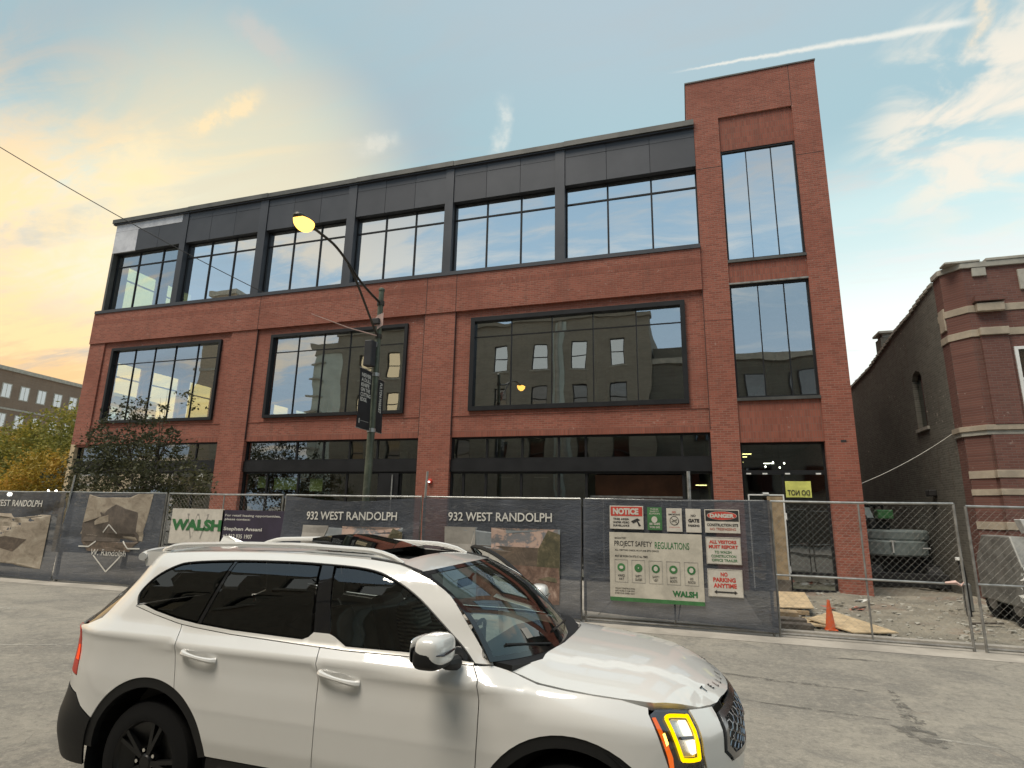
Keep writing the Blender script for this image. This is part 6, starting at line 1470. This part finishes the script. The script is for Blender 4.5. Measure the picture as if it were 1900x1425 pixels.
# mirrors
def mirror(s, dx=0, dy=0, dz=0, parent=CAR):
    def sup(ax, ay, az, cx, cy, cz, e=.7, n=48, m=32, zmin=-1, zmax=1):
        vs = []; fs = []; pw = lambda c: math.copysign(abs(c) ** e, c)
        for j in range(m + 1):
            ph = -math.pi / 2 + math.pi * j / m
            for i in range(n):
                th = 2 * math.pi * i / n; vs.append(wc((cx + ax * pw(math.cos(ph)) * pw(math.cos(th)) - .10 * (ay * pw(math.cos(ph)) * pw(math.sin(th))), s * (cy + ay * pw(math.cos(ph)) * pw(math.sin(th))), cz + az * min(zmax, max(zmin, pw(math.sin(ph)))))))
        for j in range(m):
            for i in range(n): fs.append((j * n + i, j * n + (i + 1) % n, (j + 1) * n + (i + 1) % n, (j + 1) * n + i))
        return MB().add(vs, fs)
    cx, cy, cz = 2.20 + dx, CW + .115 + dy, 1.30 + dz
    h = sup(.085, .125, .086, cx, cy, cz, .62).build('door_mirror', M['car_white'], parent, smooth=True)
    sup(.086, .127, .066, cx - .010, cy, cz - .032, .6).build('mirror_shell', M['car_black'], h, smooth=True)
    sup(.004, .105, .068, cx - .096, cy, cz, .5).build('mirror_glass', M['mirror_glass'], h, smooth=True)
    MB().tube([wc((cx + .082 + (.004 if t < .9 else -.03), s * (cy - .085 + .20 * t), cz - .002 - .006 * t)) for t in (0, .2, .4, .6, .8, .95)], [.004, .008, .008, .008, .007, .004], 6).build('turn_lamp', M['lamp_housing'], h, smooth=True)
    MB().tube([wc((cx + .06, s * (CW - .045 + dy), 1.205 + dz)), wc((cx + .05, s * (cy - .07), 1.215 + dz)), wc((cx + .02, s * (cy - .03), 1.235 + dz))], [.045, .035, .03], 10).build('mirror_stalk', M['car_black'], h, smooth=True)
    return h
mirror(1); mirror(-1, .03, .0, .03)
# the far front door stands open
dop = math.radians(44); hx0, hy0 = 2.40, -.93
def Pdoor(u, v):
    x, y, z = Pside(u, v); y = -y; dx, dy = x - hx0, y - hy0
    return (hx0 + dx * math.cos(dop) - dy * math.sin(dop) * 1, hy0 + dx * math.sin(dop) * 1 + dy * math.cos(dop), z + .03)
od = panel('front_door', 'car_white', belt(2.098, 3.14) + seamB[1:] + seamA[::-1][:-1], Pdoor, CAR, rim=.05, center=(1.5, -.2, .8))
out = lower(2.2, 3.10) + [(3.12, 1.277), (3.245, 1.673)] + upper(2.2, 3.2)
panel('front_door_glass', 'glass_front', out, Pdoor, od, gap=.012, rim=.004, center=(1.5, -.2, .8))
for dd, nm, mm, r_ in ((0, 'window_frame', 'car_black', .020), (.016, 'chrome_strip', 'chrome', .008)):
    c = np.array(out).mean(0); MB().tube([wc(Pdoor(*(c + (np.array(p) - c) * (1 - dd * 2)))) for p in [out[0]] + out[1:] + [out[0]]], r_, 6).build(nm, M[mm], od, smooth=True)
# wheels
def wheel(x, s):
    yo = CW - .035; c = wc((x, s * (yo - .12), .385)); sg = -s
    w = thing_part('wheel', c)
    MB().lathe([(.255, -.12), (.30, -.125), (.365, -.105), (.383, -.06), (.385, 0), (.383, .06), (.365, .105), (.30, .125), (.255, .12)], c, 'y', 40).build('tyre', M['rubber'], w, smooth=True)
    rm = MB().lathe([(.26, sg * .115), (.245, sg * .10), (.24, -.09), (.05, -.03)], c, 'y', 40).build('rim', M['rim_black'], w, smooth=True)
    for k in range(5):
        for o in (-.14, .14):
            t = 2 * math.pi * k / 5 + o; t0 = 2 * math.pi * k / 5
            MB().bar((c[0] + .05 * math.cos(t0), c[1] + sg * .085, c[2] + .05 * math.sin(t0)), (c[0] + .25 * math.cos(t), c[1] + sg * .095, c[2] + .25 * math.sin(t)), .026, .03, up=(0, 1, 0)).build('spoke', M['rim_black'], rm)
    MB().lathe([(0, sg * .105), (.04, sg * .105), (.055, sg * .09), (.06, sg * .06)], c, 'y', 18).build('hub_cap', M['rim_black'], rm, smooth=True)
    for k in range(5): t = 2 * math.pi * (k + .5) / 5; MB().lathe([(0, sg * .10), (.012, sg * .10), (.012, sg * .08)], (c[0] + .075 * math.cos(t), c[1], c[2] + .075 * math.sin(t)), 'y', 8).build('wheel_nut', M['chrome'], rm)
def thing_part(name, c):
    o = MB().lathe([(.09, -.1), (.09, .05)], c, 'y', 20).build(name, M['rim_black'], CAR); return o
for x in (.05, 2.92):
    for s in (1, -1): wheel(x, s)
    MB().tube([wc((x, -.8, .385)), wc((x, .8, .385))], .05, 8).build('axle', M['car_black'], CAR)
    for s in (1, -1):
        vs = []; fs = []
        for k in range(17):
            t = math.pi * (-.12 + 1.24 * k / 16)
            for y in (.62, .965): vs.append(wc((x + .505 * math.cos(t), s * y, .385 + .505 * math.sin(t))))
        for k in range(16): fs.append((2 * k, 2 * k + 1, 2 * k + 3, 2 * k + 2))
        vs += [wc((x, s * .62, .385))]; fs += [(2 * k, 2 * k + 2, len(vs) - 1) for k in range(16)]
        MB().add(vs, fs).build('wheel_liner', M['car_black'], CAR)
# floor pan and cabin
MB().add([wc(p) for p in [(-.95, -.85, .30), (.52, -.85, .30)]], []).v
def cb(name, mat, x0, x1, y0, y1, z0, z1, bev=0, par=None):
    a, b = wc((x0, y0, z0)), wc((x1, y1, z1)); return bx(name, M[mat], par or CAR, a[0], b[0], min(a[1], b[1]), max(a[1], b[1]), z0, z1, bevel=bev)
cb('floor_pan', 'car_black', -.95, 3.5, -.60, .60, .28, .42); cb('floor_pan', 'car_black', .6, 2.38, -.93, .93, .28, .42); cb('engine_bay', 'car_black', 2.50, 3.55, -.6, .6, .42, .92)
cb('firewall', 'car_black', 2.42, 2.48, -.88, .88, .42, 1.12); cb('boot_floor', 'cabin_grey', -.92, -.1, -.62, .62, .42, .72)
for y in (.40, -.40):
    s_ = cb('front_seat', 'seat_leather', 1.15, 1.70, y - .26, y + .26, .62, .80, .06)
    vs = [wc(p) for p in [(1.20, y - .25, .72), (1.34, y - .25, .76), (1.34, y + .25, .76), (1.20, y + .25, .72), (.98, y - .22, 1.34), (1.09, y - .21, 1.36), (1.09, y + .21, 1.36), (.98, y + .22, 1.34)]]
    MB().add(vs, [(0, 1, 2, 3), (4, 5, 6, 7), (0, 1, 5, 4), (1, 2, 6, 5), (2, 3, 7, 6), (3, 0, 4, 7)]).build('backrest', M['seat_leather'], s_, bevel=.05)
    cb('headrest', 'seat_leather', .96, 1.06, y - .13, y + .13, 1.40, 1.58, .04, s_)
for x, z in ((.25, 1.3), (-.5, 1.28)):
    s_ = cb('rear_seat', 'seat_leather', x, x + .5, -.66, .66, .60, .78, .05); vs = [wc(p) for p in [(x + .02, -.66, .7), (x + .16, -.66, .7), (x + .16, .66, .7), (x + .02, .66, .7), (x - .18, -.62, z), (x - .07, -.62, z), (x - .07, .62, z), (x - .18, .62, z)]]
    MB().add(vs, [(0, 1, 2, 3), (4, 5, 6, 7), (0, 1, 5, 4), (1, 2, 6, 5), (2, 3, 7, 6), (3, 0, 4, 7)]).build('backrest', M['seat_leather'], s_, bevel=.05)
    for y in (-.4, .4): cb('headrest', 'seat_leather', x - .19, x - .09, y - .12, y + .12, z + .03, z + .19, .04, s_)
vs = []; prof = [(2.42, .70), (2.02, .72), (1.98, .95), (2.08, 1.10), (2.30, 1.155), (2.50, 1.13)]
MB().prism([(XR + x, z) for x, z in prof], YC - .84, YC + .84).build('dashboard', M['cabin_grey'], CAR, bevel=.03)
cb('console_screen', 'gloss_black', 2.02, 2.05, -.18, .30, 1.06, 1.19, .01)
sc_ = wc((1.86, -.40, 1.02)); ring = [(sc_[0] + .07 * math.sin(t), sc_[1] + .19 * math.cos(t), sc_[2] + .175 * math.sin(t)) for t in np.linspace(0, 2 * math.pi, 25)]
sw = MB().tube(ring, .016, 8).build('steering_wheel', M['seat_leather'], CAR, smooth=True); MB().tube([sc_, (sc_[0] + .25, sc_[1], sc_[2] - .1)], .04, 8).build('column', M['car_black'], sw)
MB().tube([wc((1.99, -.02, 1.60)), wc((1.95, -.02, 1.55))], .01, 6).build('mirror_arm', M['car_black'], CAR); cb('interior_mirror', 'car_black', 1.90, 1.94, -.14, .10, 1.50, 1.56, .012)
# ---------------------------------------------------------------- the driver
def person():
    J = {'pelvis': (1.40, -.40, .86, .15), 'waist': (1.34, -.40, 1.00, .135), 'chest': (1.30, -.40, 1.17, .15), 'neck0': (1.31, -.40, 1.33, .065), 'neck1': (1.33, -.40, 1.40, .055),
         'sl': (1.30, -.60, 1.27, .07), 'el': (1.50, -.66, 1.06, .05), 'wl': (1.74, -.54, 1.14, .034), 'sr': (1.30, -.20, 1.27, .07), 'er': (1.52, -.13, 1.10, .05), 'wr': (1.74, -.22, 1.24, .034),
         'hl': (1.44, -.50, .84, .10), 'kl': (1.88, -.52, .86, .075), 'al': (2.16, -.50, .52, .045), 'tl': (2.32, -.50, .47, .04), 'hr': (1.44, -.30, .84, .10), 'kr': (1.88, -.28, .86, .075), 'ar': (2.16, -.30, .52, .045), 'tr': (2.32, -.30, .47, .04)}
    E = [('pelvis', 'waist'), ('waist', 'chest'), ('chest', 'neck0'), ('neck0', 'neck1'), ('chest', 'sl'), ('sl', 'el'), ('el', 'wl'), ('chest', 'sr'), ('sr', 'er'), ('er', 'wr'), ('pelvis', 'hl'), ('hl', 'kl'), ('kl', 'al'), ('al', 'tl'), ('pelvis', 'hr'), ('hr', 'kr'), ('kr', 'ar'), ('ar', 'tr')]
    p = thing('person', 'driver in a striped top sitting at the wheel behind the windscreen', 'person', wc((1.40, -.40, .72)))
    def skin(name, J, E, root, mat, parent, lv=2):
        k = list(J); me = bpy.data.meshes.new(name); o0 = WLOC[parent.name]
        me.from_pydata([tuple(Vector(wc(J[q][:3])) - o0) for q in k], [(k.index(a), k.index(b)) for a, b in E], [])
        o = bpy.data.objects.new(name, me); COL.objects.link(o); o.parent = parent; WLOC[o.name] = o0
        o.modifiers.new('skin', 'SKIN'); 
        if not me.skin_vertices: me.skin_vertices.new() if hasattr(me.skin_vertices, 'new') else None
        sk = me.skin_vertices[0].data if me.skin_vertices else None
        if sk is None:
            bm = bmesh.new(); bm.from_mesh(me); bm.verts.layers.skin.verify(); bm.to_mesh(me); bm.free(); sk = me.skin_vertices[0].data
        for i, q in enumerate(k): sk[i].radius = (J[q][3], J[q][3]); sk[i].use_root = (q == root)
        sd = o.modifiers.new('smooth', 'SUBSURF'); sd.levels = lv; sd.render_levels = lv; me.materials.append(M[mat]); return o
    b = skin('body', J, E, 'pelvis', 'striped_shirt', p)
    hc = Vector(wc((1.35, -.40, 1.505))); vs = []; fs = []; n, m_ = 20, 14
    for j in range(m_ + 1):
        ph = -math.pi / 2 + math.pi * j / m_
        for i in range(n):
            th = 2 * math.pi * i / n; rx, ry_, rz = .095, .075, .118
            x, y, z = rx * math.cos(ph) * math.cos(th), ry_ * math.cos(ph) * math.sin(th), rz * math.sin(ph)
            if x > .05: x += .022 * math.exp(-((y / .02) ** 2 + ((z + .01) / .03) ** 2)); x -= .010 * math.exp(-((abs(y) - .03) / .015) ** 2 - ((z - .02) / .015) ** 2)
            vs.append((hc.x + x, hc.y + y, hc.z + z))
    for j in range(m_):
        for i in range(n): fs.append((j * n + i, j * n + (i + 1) % n, (j + 1) * n + (i + 1) % n, (j + 1) * n + i))
    h = MB().add(vs, fs).build('head', M['face_skin'], p, smooth=True)
    vs2 = [(hc.x + (x - hc.x) * 1.09 - .012, hc.y + (y - hc.y) * 1.10, hc.z + (z - hc.z) * 1.06 + .006) for x, y, z in vs]
    MB().add(vs2, [f for f in fs if not (np.mean([vs[k][0] - hc.x for k in f]) > .028 and np.mean([vs[k][2] - hc.z for k in f]) < .062) and np.mean([vs[k][2] - hc.z for k in f]) > -.075]).build('hair', M['hair'], h, smooth=True)
    for sy in (-1, 1): MB().lathe([(0, -.01), (.018, -.006), (.022, .006), (0, .01)], (hc.x - .005, hc.y + sy * .076, hc.z - .005), 'y', 10).build('ear', M['face_skin'], h, smooth=True)
    for wx_, tips in (('wl', (1.83, -.50, 1.16)), ('wr', (1.83, -.27, 1.27))):
        w0 = Vector(J[wx_][:3]); tp = Vector(tips); d = (tp - w0).normalized(); s = Vector((0, 1, 0)); s = (s - d * s.dot(d)).normalized(); u = d.cross(s)
        JJ = {'w': (*w0, .028), 'p': (*(w0 + d * .06), .034)}; EE = [('w', 'p')]
        for k in range(4):
            a = w0 + d * .10 + s * (.030 - .02 * k); L_ = (.038, .043, .040, .032)[k]
            JJ[f'a{k}'] = (*a, .0095); JJ[f'b{k}'] = (*(a + d * L_ - u * .008), .0085); JJ[f'c{k}'] = (*(a + d * (L_ + .02) - u * .035), .008); EE += [('p', f'a{k}'), (f'a{k}', f'b{k}'), (f'b{k}', f'c{k}')]
        JJ['t0'] = (*(w0 + d * .05 + s * .042), .011); JJ['t1'] = (*(w0 + d * .085 + s * .058 - u * .01), .0095); EE += [('p', 't0'), ('t0', 't1')]
        skin('hand', JJ, EE, 'w', 'face_skin', p, 1)
person()
